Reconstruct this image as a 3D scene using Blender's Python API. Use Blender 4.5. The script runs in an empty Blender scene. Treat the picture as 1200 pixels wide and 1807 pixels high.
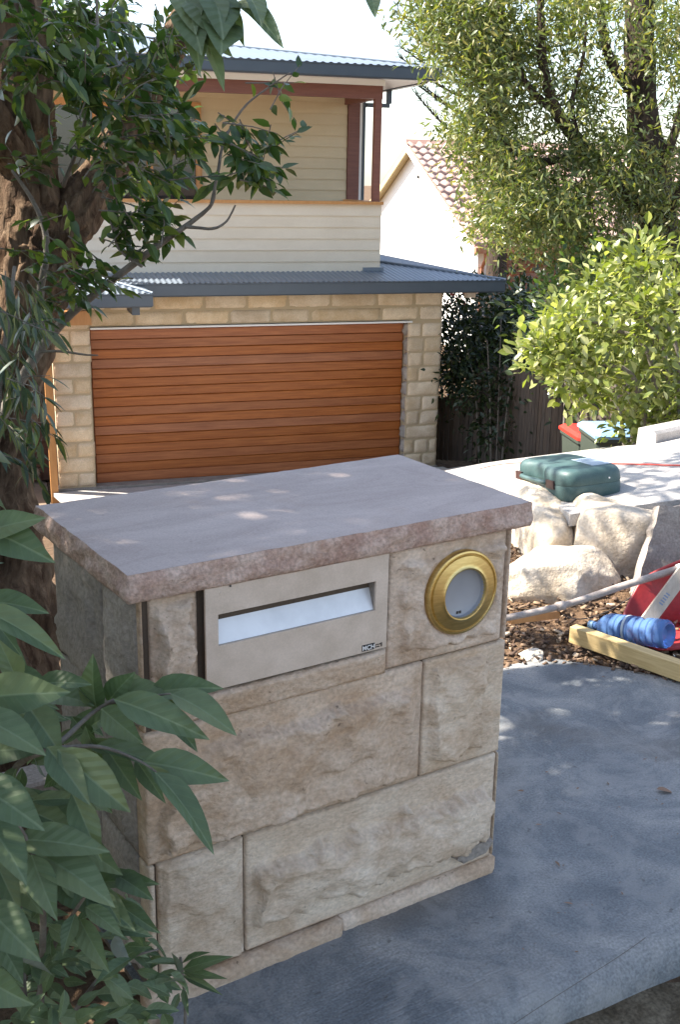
import bpy, bmesh, math, random
import numpy as np
from mathutils import Vector, Matrix, noise
random.seed(7); RNG = np.random.default_rng(7)
S = bpy.context.scene
C = S.collection
R = math.radians
# ------------------------------------------------------------------ camera
YAW, PITCH, ROLL = 0.5781, 0.2916, 0.0181
CAM = np.array([-0.7245, -1.8274, 1.682]); FPX = 1964.88
def cam_axes():
    cy, sy = math.cos(YAW), math.sin(YAW)
    f = np.array([sy*math.cos(PITCH), cy*math.cos(PITCH), -math.sin(PITCH)])
    r = np.array([cy, -sy, 0.0]); u = np.cross(r, f)
    cr, sr = math.cos(ROLL), math.sin(ROLL)
    return cr*r+sr*u, -sr*r+cr*u, f
AX = cam_axes()
cd = bpy.data.cameras.new('camera'); cam = bpy.data.objects.new('camera', cd); C.objects.link(cam)
cd.sensor_fit = 'VERTICAL'; cd.sensor_height = 36; cd.lens = 36*FPX/1807
cd.clip_start = 0.05; cd.clip_end = 2000
m = Matrix.Identity(4)
for i in range(3):
    m[i][0], m[i][1], m[i][2], m[i][3] = AX[0][i], AX[1][i], -AX[2][i], CAM[i]
cam.matrix_world = m
S.camera = cam
# ------------------------------------------------------------------ light
SUN_H = np.array([-0.757, 0.654]); SUN_EL = R(47)
SDIR = np.array([SUN_H[0]*math.cos(SUN_EL), SUN_H[1]*math.cos(SUN_EL), math.sin(SUN_EL)])
w = bpy.data.worlds.new('World'); S.world = w; w.use_nodes = True
nt = w.node_tree; bg = nt.nodes['Background']
sky = nt.nodes.new('ShaderNodeTexSky'); sky.sky_type = 'NISHITA'; sky.sun_disc = False
sky.sun_elevation = SUN_EL; sky.sun_rotation = math.atan2(SUN_H[0], SUN_H[1])
sky.air_density = 1.0; sky.dust_density = 1.0; sky.ozone_density = 1.0
hsv = nt.nodes.new('ShaderNodeHueSaturation'); hsv.inputs['Saturation'].default_value = .78
nt.links.new(sky.outputs[0], hsv.inputs['Color']); nt.links.new(hsv.outputs[0], bg.inputs[0]); bg.inputs[1].default_value = 0.107
sl = bpy.data.lights.new('sun', 'SUN'); sl.energy = 5.0; sl.angle = R(0.53); sl.color = (1.0, 0.93, 0.82)
so = bpy.data.objects.new('sun', sl); C.objects.link(so)
so.rotation_euler = Vector(SDIR.tolist()).to_track_quat('Z', 'Y').to_euler(); so.location = (-6, 5, 9)
S.view_settings.view_transform = 'Standard'; S.view_settings.look = 'None'
S.view_settings.exposure = 1.85; S.view_settings.gamma = 1.0; S.view_settings.use_curve_mapping = False
S.cycles.max_bounces = 8; S.cycles.transparent_max_bounces = 8
# ------------------------------------------------------------------ point helpers
def P(px, py, t):
    """world point seen at pixel (1200x1807) at depth t metres"""
    return CAM + t*(AX[0]*(px-600)/FPX + AX[1]*(903.5-py)/FPX + AX[2])
def PZ(px, py, z):
    d = P(px, py, 1.0)-CAM
    return CAM + d*((z-CAM[2])/d[2])
HO = np.array([4.8921, 13.2524, -2.6499]); HT = -0.2672
HU = np.array([math.cos(HT), math.sin(HT), 0]); HV = np.array([-math.sin(HT), math.cos(HT), 0])
def H(u, v, z): return HO+HU*u+HV*v+np.array([0, 0, z])
def sst(a, b, x):
    t = np.clip((np.asarray(x, float)-a)/(b-a), 0, 1); return t*t*(3-2*t)
def surf(x, y):
    """height of the sloping driveway"""
    z0, k, h1, q, sm = 0.30, 0.128, 0.085, 0.092, 0.32
    x = np.asarray(x, float); y = np.asarray(y, float)
    a = (x-2.7)*.27+(y-1.6)*.963; b = (x-2.7)*.963-(y-1.6)*.27
    ac = (sm-h1)/(2*q)
    h = np.where(a <= 0, h1*.6*a, np.where(a < ac, h1*a+q*a*a, h1*ac+q*ac*ac+sm*(a-ac)))
    return z0-h+k*b
def ground(x, y):
    x = np.asarray(x, float); y = np.asarray(y, float)
    left = -0.05-np.clip(y-0.9, 0, None)*0.235
    right = surf(x, y)-0.9
    s = sst(0.3, 2.2, x-(2.6+.12*y))
    z = left*(1-s)+right*s
    z = np.where(y < -0.45, np.minimum(z, -0.09), z)
    return np.clip(z, -2.83, 0.6)
# ------------------------------------------------------------------ object helpers
def tag(o, label=None, cat=None, group=None, kind=None):
    if label: o['label'] = label
    if cat: o['category'] = cat
    if group: o['group'] = group
    if kind: o['kind'] = kind
    return o
def thing(name, label, cat, loc=(0, 0, 0), group=None, rz=0.0, rot=None):
    o = bpy.data.objects.new(name, None); C.objects.link(o)
    o.location = tuple(float(c) for c in loc); o.rotation_euler = rot if rot else (0, 0, rz); o.empty_display_size = .1
    return tag(o, label, cat, group)
def mesh_obj(name, V, F, mat, parent=None, smooth=False, world=True):
    """one mesh object; V in world space unless parent is rotated (then world=False, local)"""
    V = np.asarray(V, float).reshape(-1, 3)
    if parent is not None and world:
        p = parent; off = np.zeros(3)
        while p is not None: off += np.array(p.location); p = p.parent
        V = V-off
    me = bpy.data.meshes.new(name); me.from_pydata(V.tolist(), [], [tuple(int(i) for i in f) for f in F])
    me.materials.append(mat)
    if smooth: me.polygons.foreach_set('use_smooth', [True]*len(me.polygons))
    me.update()
    o = bpy.data.objects.new(name, me); C.objects.link(o)
    if parent is not None: o.parent = parent
    return o
def inst(name, me, M, parent, poff):
    o = bpy.data.objects.new(name, me); C.objects.link(o)
    if parent is not None: o.parent = parent
    M = M.copy(); M[0][3] -= poff[0]; M[1][3] -= poff[1]; M[2][3] -= poff[2]
    o.matrix_basis = M
    return o
def copy_tree(o, parent=None):
    c = o.copy(); C.objects.link(c)
    if parent is not None: c.parent = parent
    for ch in list(o.children): copy_tree(ch, c)
    return c
class MB:
    def __init__(s): s.V = []; s.F = []
    def add(s, V, F):
        n = len(s.V); s.V += [tuple(v) for v in V]; s.F += [tuple(i+n for i in f) for f in F]; return s
    def box(s, a, b, bev=0.0):
        (x0, y0, z0), (x1, y1, z1) = a, b
        if bev <= 0:
            V = [(x, y, z) for z in (z0, z1) for y in (y0, y1) for x in (x0, x1)]
            return s.add(V, [(0, 2, 3, 1), (4, 5, 7, 6), (0, 1, 5, 4), (2, 6, 7, 3), (0, 4, 6, 2), (1, 3, 7, 5)])
        V = []; F = []
        e = bev
        rings = [(z0, e), (z0+e, 0), (z1-e, 0), (z1, e)]
        for z, i in rings:
            V += [(x0+i, y0+e, z), (x0+e, y0+i, z), (x1-e, y0+i, z), (x1-i, y0+e, z), (x1-i, y1-e, z), (x1-e, y1-i, z), (x0+e, y1-i, z), (x0+i, y1-e, z)]
        for k in range(3):
            for j in range(8): F.append((k*8+j, k*8+(j+1) % 8, k*8+8+(j+1) % 8, k*8+8+j))
        F.append(tuple(range(7, -1, -1))); F.append(tuple(range(24, 32)))
        return s.add(V, F)
    def tube(s, pts, rad, n=8, cap=True, rough=0.0, freq=3.0):
        pts = [np.array(p, float) for p in pts]
        if np.isscalar(rad): rad = [rad]*len(pts)
        V = []; F = []; up = None
        for i, p in enumerate(pts):
            d = pts[min(i+1, len(pts)-1)]-pts[max(i-1, 0)]; d = d/(np.linalg.norm(d)+1e-9)
            if up is None:
                up = np.cross(d, [0.13, 0.31, 0.94]) if abs(d[2]) < .9 else np.cross(d, [1, 0.2, 0]);
            up = up-d*(up@d); up /= np.linalg.norm(up); si = np.cross(d, up)
            for k in range(n):
                a = 2*math.pi*k/n; dirv = math.cos(a)*up+math.sin(a)*si; r = rad[i]
                if rough: r *= 1+rough*noise.fractal(Vector((dirv*1.2*freq+p*freq*.5).tolist()), 1.0, 2.0, 3)
                V.append(p+dirv*r)
        for i in range(len(pts)-1):
            for k in range(n): F.append((i*n+k, i*n+(k+1) % n, i*n+n+(k+1) % n, i*n+n+k))
        if cap: F.append(tuple(range(n-1, -1, -1))); F.append(tuple(range((len(pts)-1)*n, len(pts)*n)))
        return s.add(V, F)
    def lathe(s, prof, o=(0, 0, 0), axis=(0, 0, 1), n=24, close=True):
        o = np.array(o, float); a = np.array(axis, float); a /= np.linalg.norm(a)
        u = np.cross(a, [0.3, 0.8, 0.52]); u /= np.linalg.norm(u); v = np.cross(a, u)
        V = []; F = []
        for r, h in prof:
            for k in range(n):
                t = 2*math.pi*k/n; V.append(o+a*h+(math.cos(t)*u+math.sin(t)*v)*r)
        for i in range(len(prof)-1):
            for k in range(n): F.append((i*n+k, i*n+(k+1) % n, i*n+n+(k+1) % n, i*n+n+k))
        if close:
            F.append(tuple(range(n-1, -1, -1))); F.append(tuple(range((len(prof)-1)*n, len(prof)*n)))
        return s.add(V, F)
    def build(s, name, mat, parent=None, smooth=False, world=True): return mesh_obj(name, s.V, s.F, mat, parent, smooth, world)
def boxo(name, a, b, mat, parent=None, bev=0.0, world=True, smooth=False): return MB().box(a, b, bev).build(name, mat, parent, smooth, world)
def hres(pts, n):
    """resample a polyline smoothly (Catmull-Rom)"""
    pts = [np.array(p, float) for p in pts]; out = []
    m_ = len(pts)-1
    for j in range(n+1):
        u = j/n*m_; i = min(int(u), m_-1); t = u-i
        p0, p1, p2, p3 = pts[max(i-1, 0)], pts[i], pts[i+1], pts[min(i+2, m_)]
        out.append(.5*((2*p1)+(-p0+p2)*t+(2*p0-5*p1+4*p2-p3)*t*t+(-p0+3*p1-3*p2+p3)*t**3))
    return out
# ------------------------------------------------------------------ materials
def mat(name, col, rough=.7, metal=0.0, spec=.5, var=0.0, scale=6.0, col2=None, bump=0.0, bscale=40.0, stretch=(1, 1, 1), rnd=0.0, rmp=(.35, .65), detail=6, trans=0.0, speck=0.0, bdist=.01, streak=0.0, pits=0.0):
    m_ = bpy.data.materials.new(name); m_.use_nodes = True
    t = m_.node_tree; N = t.nodes; L = t.links; p = N['Principled BSDF']
    p.inputs['Roughness'].default_value = rough; p.inputs['Metallic'].default_value = metal
    p.inputs['Specular IOR Level'].default_value = spec
    p.inputs['Base Color'].default_value = (*col, 1)
    tc = N.new('ShaderNodeTexCoord'); mp = N.new('ShaderNodeMapping'); mp.inputs['Scale'].default_value = stretch
    oi = N.new('ShaderNodeObjectInfo')
    ad = N.new('ShaderNodeVectorMath'); ad.operation = 'MULTIPLY_ADD'
    L.new(oi.outputs['Random'], ad.inputs[0]); ad.inputs[1].default_value = (37, 53, 71); L.new(tc.outputs['Object'], ad.inputs[2])
    L.new(ad.outputs[0], mp.inputs[0])
    cur = None
    if col2 is not None:
        n1 = N.new('ShaderNodeTexNoise'); n1.inputs['Scale'].default_value = scale; n1.inputs['Detail'].default_value = detail; n1.inputs['Roughness'].default_value = .62
        n1.inputs['Distortion'].default_value = streak
        L.new(mp.outputs[0], n1.inputs['Vector'])
        r = N.new('ShaderNodeValToRGB'); r.color_ramp.elements[0].position = rmp[0]; r.color_ramp.elements[1].position = rmp[1]
        r.color_ramp.elements[0].color = (*col, 1); r.color_ramp.elements[1].color = (*col2, 1)
        L.new(n1.outputs['Fac'], r.inputs[0]); cur = r.outputs[0]
    if speck > 0:
        n3 = N.new('ShaderNodeTexNoise'); n3.inputs['Scale'].default_value = bscale*1.7; n3.inputs['Detail'].default_value = 3
        L.new(mp.outputs[0], n3.inputs['Vector'])
        mr = N.new('ShaderNodeMapRange'); mr.inputs[1].default_value = .3; mr.inputs[2].default_value = .7; mr.inputs[3].default_value = 1-speck; mr.inputs[4].default_value = 1+speck
        L.new(n3.outputs['Fac'], mr.inputs[0])
        vm = N.new('ShaderNodeVectorMath'); vm.operation = 'SCALE'
        if cur is not None: L.new(cur, vm.inputs[0])
        else: vm.inputs[0].default_value = col
        L.new(mr.outputs[0], vm.inputs['Scale']); cur = vm.outputs[0]
    if pits > 0:
        for sc_, lo, hi, cc, fa in ((3.2, .56, .70, (.34, .185, .085), pits*.55), (46, .63, .70, (.10, .065, .04), pits*.75), (1.9, .60, .74, (.30, .27, .235), pits*.5)):
            q = N.new('ShaderNodeTexNoise'); q.inputs['Scale'].default_value = sc_; q.inputs['Detail'].default_value = 7; q.inputs['Roughness'].default_value = .68; q.inputs['Distortion'].default_value = .5; L.new(ad.outputs[0], q.inputs['Vector'])
            w_ = N.new('ShaderNodeMapRange'); w_.inputs[1].default_value = lo; w_.inputs[2].default_value = hi; w_.inputs[4].default_value = fa; L.new(q.outputs['Fac'], w_.inputs[0])
            x_ = N.new('ShaderNodeMix'); x_.data_type = 'RGBA'; L.new(w_.outputs[0], x_.inputs[0]); L.new(cur, x_.inputs[6]); x_.inputs[7].default_value = (*cc, 1); cur = x_.outputs[2]
    if rnd > 0:
        hs = N.new('ShaderNodeHueSaturation')
        if cur is not None: L.new(cur, hs.inputs['Color'])
        else: hs.inputs['Color'].default_value = (*col, 1)
        a = N.new('ShaderNodeMapRange'); a.inputs[3].default_value = 1-rnd; a.inputs[4].default_value = 1+rnd
        L.new(oi.outputs['Random'], a.inputs[0]); L.new(a.outputs[0], hs.inputs['Value'])
        fr = N.new('ShaderNodeMath'); fr.operation = 'MULTIPLY'; fr.inputs[1].default_value = 7.31
        L.new(oi.outputs['Random'], fr.inputs[0]); f2 = N.new('ShaderNodeMath'); f2.operation = 'FRACT'; L.new(fr.outputs[0], f2.inputs[0])
        a2 = N.new('ShaderNodeMapRange'); a2.inputs[3].default_value = 1-rnd*1.2; a2.inputs[4].default_value = 1+rnd*.7
        L.new(f2.outputs[0], a2.inputs[0]); L.new(a2.outputs[0], hs.inputs['Saturation'])
        cur = hs.outputs[0]
    if cur is not None: L.new(cur, p.inputs['Base Color'])
    if bump > 0:
        n2 = N.new('ShaderNodeTexNoise'); n2.inputs['Scale'].default_value = bscale; n2.inputs['Detail'].default_value = 8; n2.inputs['Roughness'].default_value = .65
        L.new(mp.outputs[0], n2.inputs['Vector'])
        b = N.new('ShaderNodeBump'); b.inputs['Strength'].default_value = bump; b.inputs['Distance'].default_value = bdist
        L.new(n2.outputs['Fac'], b.inputs['Height']); L.new(b.outputs[0], p.inputs['Normal'])
    if trans > 0: p.inputs['Transmission Weight'].default_value = trans
    return m_
def leaf_mat(name, c0, c1, c2, rough=.45, transl=.35, tcol=None, spec=.5, back=None, vein=False):
    m_ = bpy.data.materials.new(name); m_.use_nodes = True
    t = m_.node_tree; N = t.nodes; L = t.links; p = N['Principled BSDF']; out = N['Material Output']
    g = N.new('ShaderNodeNewGeometry'); oi = N.new('ShaderNodeObjectInfo')
    a = N.new('ShaderNodeMath'); a.operation = 'ADD'; L.new(g.outputs['Random Per Island'], a.inputs[0]); L.new(oi.outputs['Random'], a.inputs[1])
    f = N.new('ShaderNodeMath'); f.operation = 'FRACT'; L.new(a.outputs[0], f.inputs[0])
    r = N.new('ShaderNodeValToRGB'); e = r.color_ramp.elements; e[0].color = (*c0, 1); e[1].color = (*c2, 1); e[1].position = .97
    k = e.new(.6); k.color = (*c1, 1)
    L.new(f.outputs[0], r.inputs[0])
    tcn = N.new('ShaderNodeTexCoord'); nz = N.new('ShaderNodeTexNoise'); nz.inputs['Scale'].default_value = 3.0 if back else 14.0; nz.inputs['Detail'].default_value = 5
    L.new(tcn.outputs['Object'], nz.inputs['Vector'])
    mr = N.new('ShaderNodeMapRange'); mr.inputs[1].default_value = .3; mr.inputs[2].default_value = .7; mr.inputs[3].default_value = .8; mr.inputs[4].default_value = 1.2; L.new(nz.outputs['Fac'], mr.inputs[0])
    vm = N.new('ShaderNodeVectorMath'); vm.operation = 'SCALE'; L.new(r.outputs[0], vm.inputs[0]); L.new(mr.outputs[0], vm.inputs['Scale'])
    cur = vm.outputs[0]
    if vein:
        sx = N.new('ShaderNodeSeparateXYZ'); L.new(tcn.outputs['Object'], sx.inputs[0])
        ab = N.new('ShaderNodeMath'); ab.operation = 'ABSOLUTE'; L.new(sx.outputs[0], ab.inputs[0])
        sv = N.new('ShaderNodeMath'); sv.operation = 'MULTIPLY_ADD'; L.new(ab.outputs[0], sv.inputs[0]); sv.inputs[1].default_value = -1.1; L.new(sx.outputs[1], sv.inputs[2])
        sm = N.new('ShaderNodeMath'); sm.operation = 'MULTIPLY'; L.new(sv.outputs[0], sm.inputs[0]); sm.inputs[1].default_value = 46.0
        sn = N.new('ShaderNodeMath'); sn.operation = 'SINE'; L.new(sm.outputs[0], sn.inputs[0])
        gt = N.new('ShaderNodeMapRange'); gt.inputs[1].default_value = .86; gt.inputs[2].default_value = 1.0; gt.inputs[3].default_value = 0; gt.inputs[4].default_value = .10; L.new(sn.outputs[0], gt.inputs[0])
        md = N.new('ShaderNodeMapRange'); md.inputs[1].default_value = .006; md.inputs[2].default_value = .016; md.inputs[3].default_value = .6; md.inputs[4].default_value = 0; L.new(ab.outputs[0], md.inputs[0])
        mm = N.new('ShaderNodeMath'); mm.operation = 'MAXIMUM'; L.new(gt.outputs[0], mm.inputs[0]); L.new(md.outputs[0], mm.inputs[1])
        vx = N.new('ShaderNodeMix'); vx.data_type = 'RGBA'; L.new(mm.outputs[0], vx.inputs[0]); L.new(cur, vx.inputs[6]); vx.inputs[7].default_value = (.20, .25, .15, 1); cur = vx.outputs[2]
        bp = N.new('ShaderNodeBump'); bp.inputs['Strength'].default_value = .14; bp.inputs['Distance'].default_value = .02; L.new(sn.outputs[0], bp.inputs['Height']); L.new(bp.outputs[0], p.inputs['Normal'])
    if back:
        mx = N.new('ShaderNodeMix'); mx.data_type = 'RGBA'; L.new(g.outputs['Backfacing'], mx.inputs[0]); L.new(cur, mx.inputs[6]); mx.inputs[7].default_value = (*back, 1); cur = mx.outputs[2]
    L.new(cur, p.inputs['Base Color'])
    p.inputs['Roughness'].default_value = rough; p.inputs['Specular IOR Level'].default_value = spec
    tr = N.new('ShaderNodeBsdfTranslucent')
    ts = N.new('ShaderNodeVectorMath'); ts.operation = 'MULTIPLY'; L.new(cur, ts.inputs[0]); ts.inputs[1].default_value = tcol or (1.5, 1.7, .6); L.new(ts.outputs[0], tr.inputs[0])
    mx = N.new('ShaderNodeMixShader'); mx.inputs[0].default_value = transl
    L.new(p.outputs[0], mx.inputs[1]); L.new(tr.outputs[0], mx.inputs[2]); L.new(mx.outputs[0], out.inputs[0])
    return m_
M = {}
M['sand'] = mat('sandstone', (.47, .325, .215), .9, 0, .2, col2=(.65, .515, .40), scale=6, bump=1.0, bscale=55, rnd=.07, speck=.16, stretch=(1, 1, 1.3), streak=.5, bdist=.008, pits=1.0)
M['sandpale'] = mat('pale_sandstone', (.52, .385, .27), .9, 0, .2, col2=(.70, .58, .455), scale=6, bump=1.0, bscale=60, rnd=.05, speck=.14, stretch=(.9, 1, 1.6), streak=.6, bdist=.007, pits=.7)
M['sandpink'] = mat('pink_sandstone_rough', (.44, .285, .225), .92, 0, .2, col2=(.62, .47, .39), scale=16, bump=1.0, bscale=75, speck=.25, bdist=.010, pits=.5)
M['captop'] = mat('honed_sandstone', (.375, .298, .268), .62, 0, .3, col2=(.50, .412, .372), scale=2.6, bump=.25, bscale=120, speck=.15, stretch=(1.0, 2.6, 1), streak=1.6, rmp=(.3, .7), bdist=.003, pits=.3)
M['mortar'] = mat('dark_mortar', (.10, .075, .055), .95, bump=.5, bscale=90)
M['boulder'] = mat('boulder_sandstone', (.46, .37, .265), .92, 0, .2, col2=(.64, .57, .48), scale=5, bump=.8, bscale=45, rnd=.05, speck=.16, bdist=.012)
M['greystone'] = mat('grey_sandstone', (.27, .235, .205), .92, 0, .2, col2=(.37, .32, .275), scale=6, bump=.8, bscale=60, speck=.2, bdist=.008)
M['hstone'] = mat('house_sandstone', (.56, .42, .265), .92, 0, .2, col2=(.69, .56, .40), scale=4, bump=.5, bscale=40, rnd=.13, speck=.12, bdist=.01)
M['hmortar'] = mat('pale_mortar', (.44, .345, .22), .95)
M['cream'] = mat('cream_paint', (.53, .43, .34), .5, 0, .35, col2=(.64, .525, .43), scale=13, speck=.06, bump=.05, bscale=200, bdist=.002)
M['chute'] = mat('zinc_chute', (.62, .62, .63), .38, .25, .5, col2=(.72, .72, .73), scale=12, bump=.03, bscale=150)
M['blackp'] = mat('black_print', (.012, .012, .014), .4)
M['whitep'] = mat('white_print', (.75, .73, .7), .5)
M['brass'] = mat('brushed_brass', (.72, .55, .24), .36, 1.0, col2=(.58, .43, .17), scale=30, stretch=(1, 1, 6), bump=.04, bscale=180)
M['tubein'] = mat('pvc_grey', (.27, .275, .295), .4, col2=(.33, .335, .355), scale=5)
M['cedar'] = mat('cedar_slat', (.27, .078, .021), .45, 0, .4, col2=(.41, .138, .040), scale=4, stretch=(.45, 5, 9), bump=.10, bscale=60, rnd=.065, streak=.5, speck=.08)
M['orange'] = mat('oiled_timber', (.44, .205, .070), .5, col2=(.52, .26, .095), scale=6, stretch=(4, 4, .6), rnd=.05)
M['merbau'] = mat('red_brown_timber', (.160, .060, .044), .5, col2=(.205, .080, .058), scale=6, stretch=(.5, 5, 5), rnd=.06)
M['board'] = mat('cream_weatherboard', (.62, .53, .41), .6, col2=(.67, .58, .455), scale=2, speck=.02, rnd=.02)
M['board2'] = mat('tan_weatherboard', (.56, .455, .295), .6, col2=(.60, .49, .325), scale=2, rnd=.02)
M['white'] = mat('white_paint', (.78, .77, .74), .5)
M['gutter'] = mat('blue_grey_gutter', (.060, .078, .100), .42, .1, .5, col2=(.068, .087, .11), scale=3)
M['roof'] = mat('corrugated_steel', (.17, .205, .25), .36, .35, .5, col2=(.19, .225, .27), scale=1.5, rnd=.03)
M['glass'] = mat('dark_window_glass', (.02, .024, .028), .05, 0, .8)
M['darkwood'] = mat('dark_timber_cladding', (.060, .024, .013), .6, col2=(.085, .034, .018), scale=4, stretch=(.4, 4, 8), rnd=.1)
M['grille'] = mat('black_grille', (.012, .012, .012), .6)
M['deck'] = mat('paving_brown', (.17, .12, .08), .8, col2=(.22, .16, .11), scale=5, rnd=.05)
M['steel'] = mat('galvanised_pipe', (.27, .225, .20), .6, .1, .4, col2=(.37, .32, .29), scale=14, speck=.15, bump=.1, bscale=90)
M['case'] = mat('teal_plastic', (.036, .078, .078), .5, 0, .4, col2=(.068, .112, .110), scale=11, speck=.2, bump=.12, bscale=160, bdist=.002)
M['latch'] = mat('dark_brown_plastic', (.055, .028, .026), .45)
M['sticker'] = mat('pale_sticker', (.46, .52, .56), .5, col2=(.26, .33, .42), scale=24)
M['red'] = mat('red_plastic', (.27, .014, .018), .42, 0, .5, col2=(.36, .028, .028), scale=6, speck=.14)
M['redlid'] = mat('red_bin_lid', (.55, .035, .022), .4)
M['bluelid'] = mat('blue_bin_lid', (.20, .34, .50), .5)
M['binbody'] = mat('dark_green_bin', (.050, .062, .048), .5, speck=.06)
M['rubber'] = mat('black_rubber', (.02, .02, .02), .8)
M['plank'] = mat('pine_plank', (.42, .30, .13), .7, col2=(.54, .405, .20), scale=7, stretch=(1, 14, 14), bump=.15, bscale=60, speck=.07)
M['stake'] = mat('weathered_stake', (.40, .33, .27), .75, col2=(.48, .41, .34), scale=8, stretch=(8, 8, 1), speck=.06)
M['ink'] = mat('blue_ink', (.20, .24, .33), .7)
M['hose'] = mat('red_hose', (.50, .045, .028), .5)
M['cable'] = mat('dark_cable', (.05, .045, .04), .6)
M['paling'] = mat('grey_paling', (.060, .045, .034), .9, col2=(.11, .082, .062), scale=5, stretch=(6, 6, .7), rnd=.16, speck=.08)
M['tile'] = mat('terracotta_tile', (.33, .20, .16), .6, 0, .5, col2=(.44, .295, .245), scale=3, rnd=.13, speck=.08)
M['brick'] = mat('red_brick', (.21, .085, .050), .9, col2=(.29, .125, .075), scale=9, rnd=.2, speck=.1)
M['render'] = mat('white_render', (.78, .76, .72), .85, bump=.1, bscale=30)
M['tanwall'] = mat('tan_render', (.42, .33, .18), .85, col2=(.46, .37, .21), scale=2)
M['rust'] = mat('rusty_downpipe', (.30, .11, .055), .7, col2=(.42, .20, .11), scale=8)
M['bark'] = mat('rough_bark', (.080, .046, .028), .95, 0, .15, col2=(.225, .152, .096), scale=14, stretch=(1.6, 1.6, .32), bump=1.0, bscale=24, speck=.25, bdist=.03, streak=1.0)
M['barkdark'] = mat('dark_bark', (.032, .023, .018), .95, 0, .15, col2=(.080, .058, .044), scale=9, stretch=(1.5, 1.5, .3), bump=1.0, bscale=20, speck=.2, bdist=.03)
M['twig'] = mat('grey_twig', (.125, .105, .085), .85, col2=(.19, .165, .135), scale=30, speck=.15, bump=.3, bscale=100)
M['soil'] = mat('brown_soil', (.085, .055, .035), .98, 0, .1, col2=(.16, .105, .066), scale=9, bump=1.0, bscale=45, speck=.3, bdist=.03)
M['mulchbase'] = mat('mulch_soil', (.095, .058, .036), .98, 0, .1, col2=(.20, .13, .08), scale=30, bump=1.0, bscale=70, speck=.3, bdist=.02)
M['chips'] = None
M['verge'] = mat('gravel_verge', (.085, .066, .043), .98, 0, .1, col2=(.20, .165, .115), scale=12, bump=1.0, bscale=70, speck=.35, bdist=.02)
M['needle'] = leaf_mat('pine_needles', (.020, .040, .022), (.035, .060, .030), (.06, .085, .035), .6, .15)
M['lf_tree'] = leaf_mat('glossy_green_leaf', (.028, .056, .018), (.050, .095, .028), (.15, .19, .045), .32, .38, spec=.6)
_big = ((.082, .122, .060), (.108, .152, .076), (.16, .195, .095), .5, .24, (1.3, 1.6, .7), .4, (.17, .19, .165))
M['lf_big'] = leaf_mat('broad_grey_green_leaf', *_big, vein=True); M['lf_bigrest'] = leaf_mat('broad_grey_green_leaf_mass', *_big)
M['lf_grey'] = leaf_mat('blue_grey_leaf', (.040, .066, .046), (.065, .095, .062), (.15, .165, .05), .42, .2)
M['lf_gum'] = leaf_mat('weeping_olive_leaf', (.070, .098, .026), (.125, .155, .046), (.28, .25, .09), .36, .36, spec=.65, tcol=(1.4, 1.5, .55))
M['lf_lime'] = leaf_mat('lime_obovate_leaf', (.095, .130, .030), (.185, .212, .052), (.42, .42, .21), .32, .36, spec=.7, tcol=(1.4, 1.5, .45))
M['lf_mid'] = leaf_mat('mid_green_leaf', (.035, .070, .018), (.065, .110, .028), (.14, .17, .05), .35, .3)
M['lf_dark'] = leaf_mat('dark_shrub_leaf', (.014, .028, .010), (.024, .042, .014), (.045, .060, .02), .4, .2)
M['lf_palm'] = leaf_mat('palm_leaflet', (.030, .055, .014), (.055, .085, .02), (.14, .14, .03), .4, .25)
M['lf_red'] = leaf_mat('red_leaf', (.20, .045, .020), (.30, .075, .035), (.36, .13, .06), .35, .35, tcol=(1.5, .8, .5))
M['lf_dead'] = leaf_mat('dry_leaf', (.17, .095, .055), (.22, .13, .08), (.28, .17, .11), .7, .1, tcol=(1, .9, .7))
M['needle2'] = M['needle']
def chips_mat():
    m_ = bpy.data.materials.new('wood_chips'); m_.use_nodes = True
    t = m_.node_tree; N = t.nodes; L = t.links; p = N['Principled BSDF']
    g = N.new('ShaderNodeNewGeometry'); r = N.new('ShaderNodeValToRGB'); e = r.color_ramp.elements
    e[0].color = (.035, .020, .013, 1); e[1].color = (.50, .40, .29, 1); k = e.new(.55); k.color = (.12, .070, .042, 1); k = e.new(.86); k.color = (.27, .18, .11, 1)
    L.new(g.outputs['Random Per Island'], r.inputs[0]); L.new(r.outputs[0], p.inputs['Base Color']); p.inputs['Roughness'].default_value = .85
    return m_
M['chips'] = chips_mat()
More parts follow.
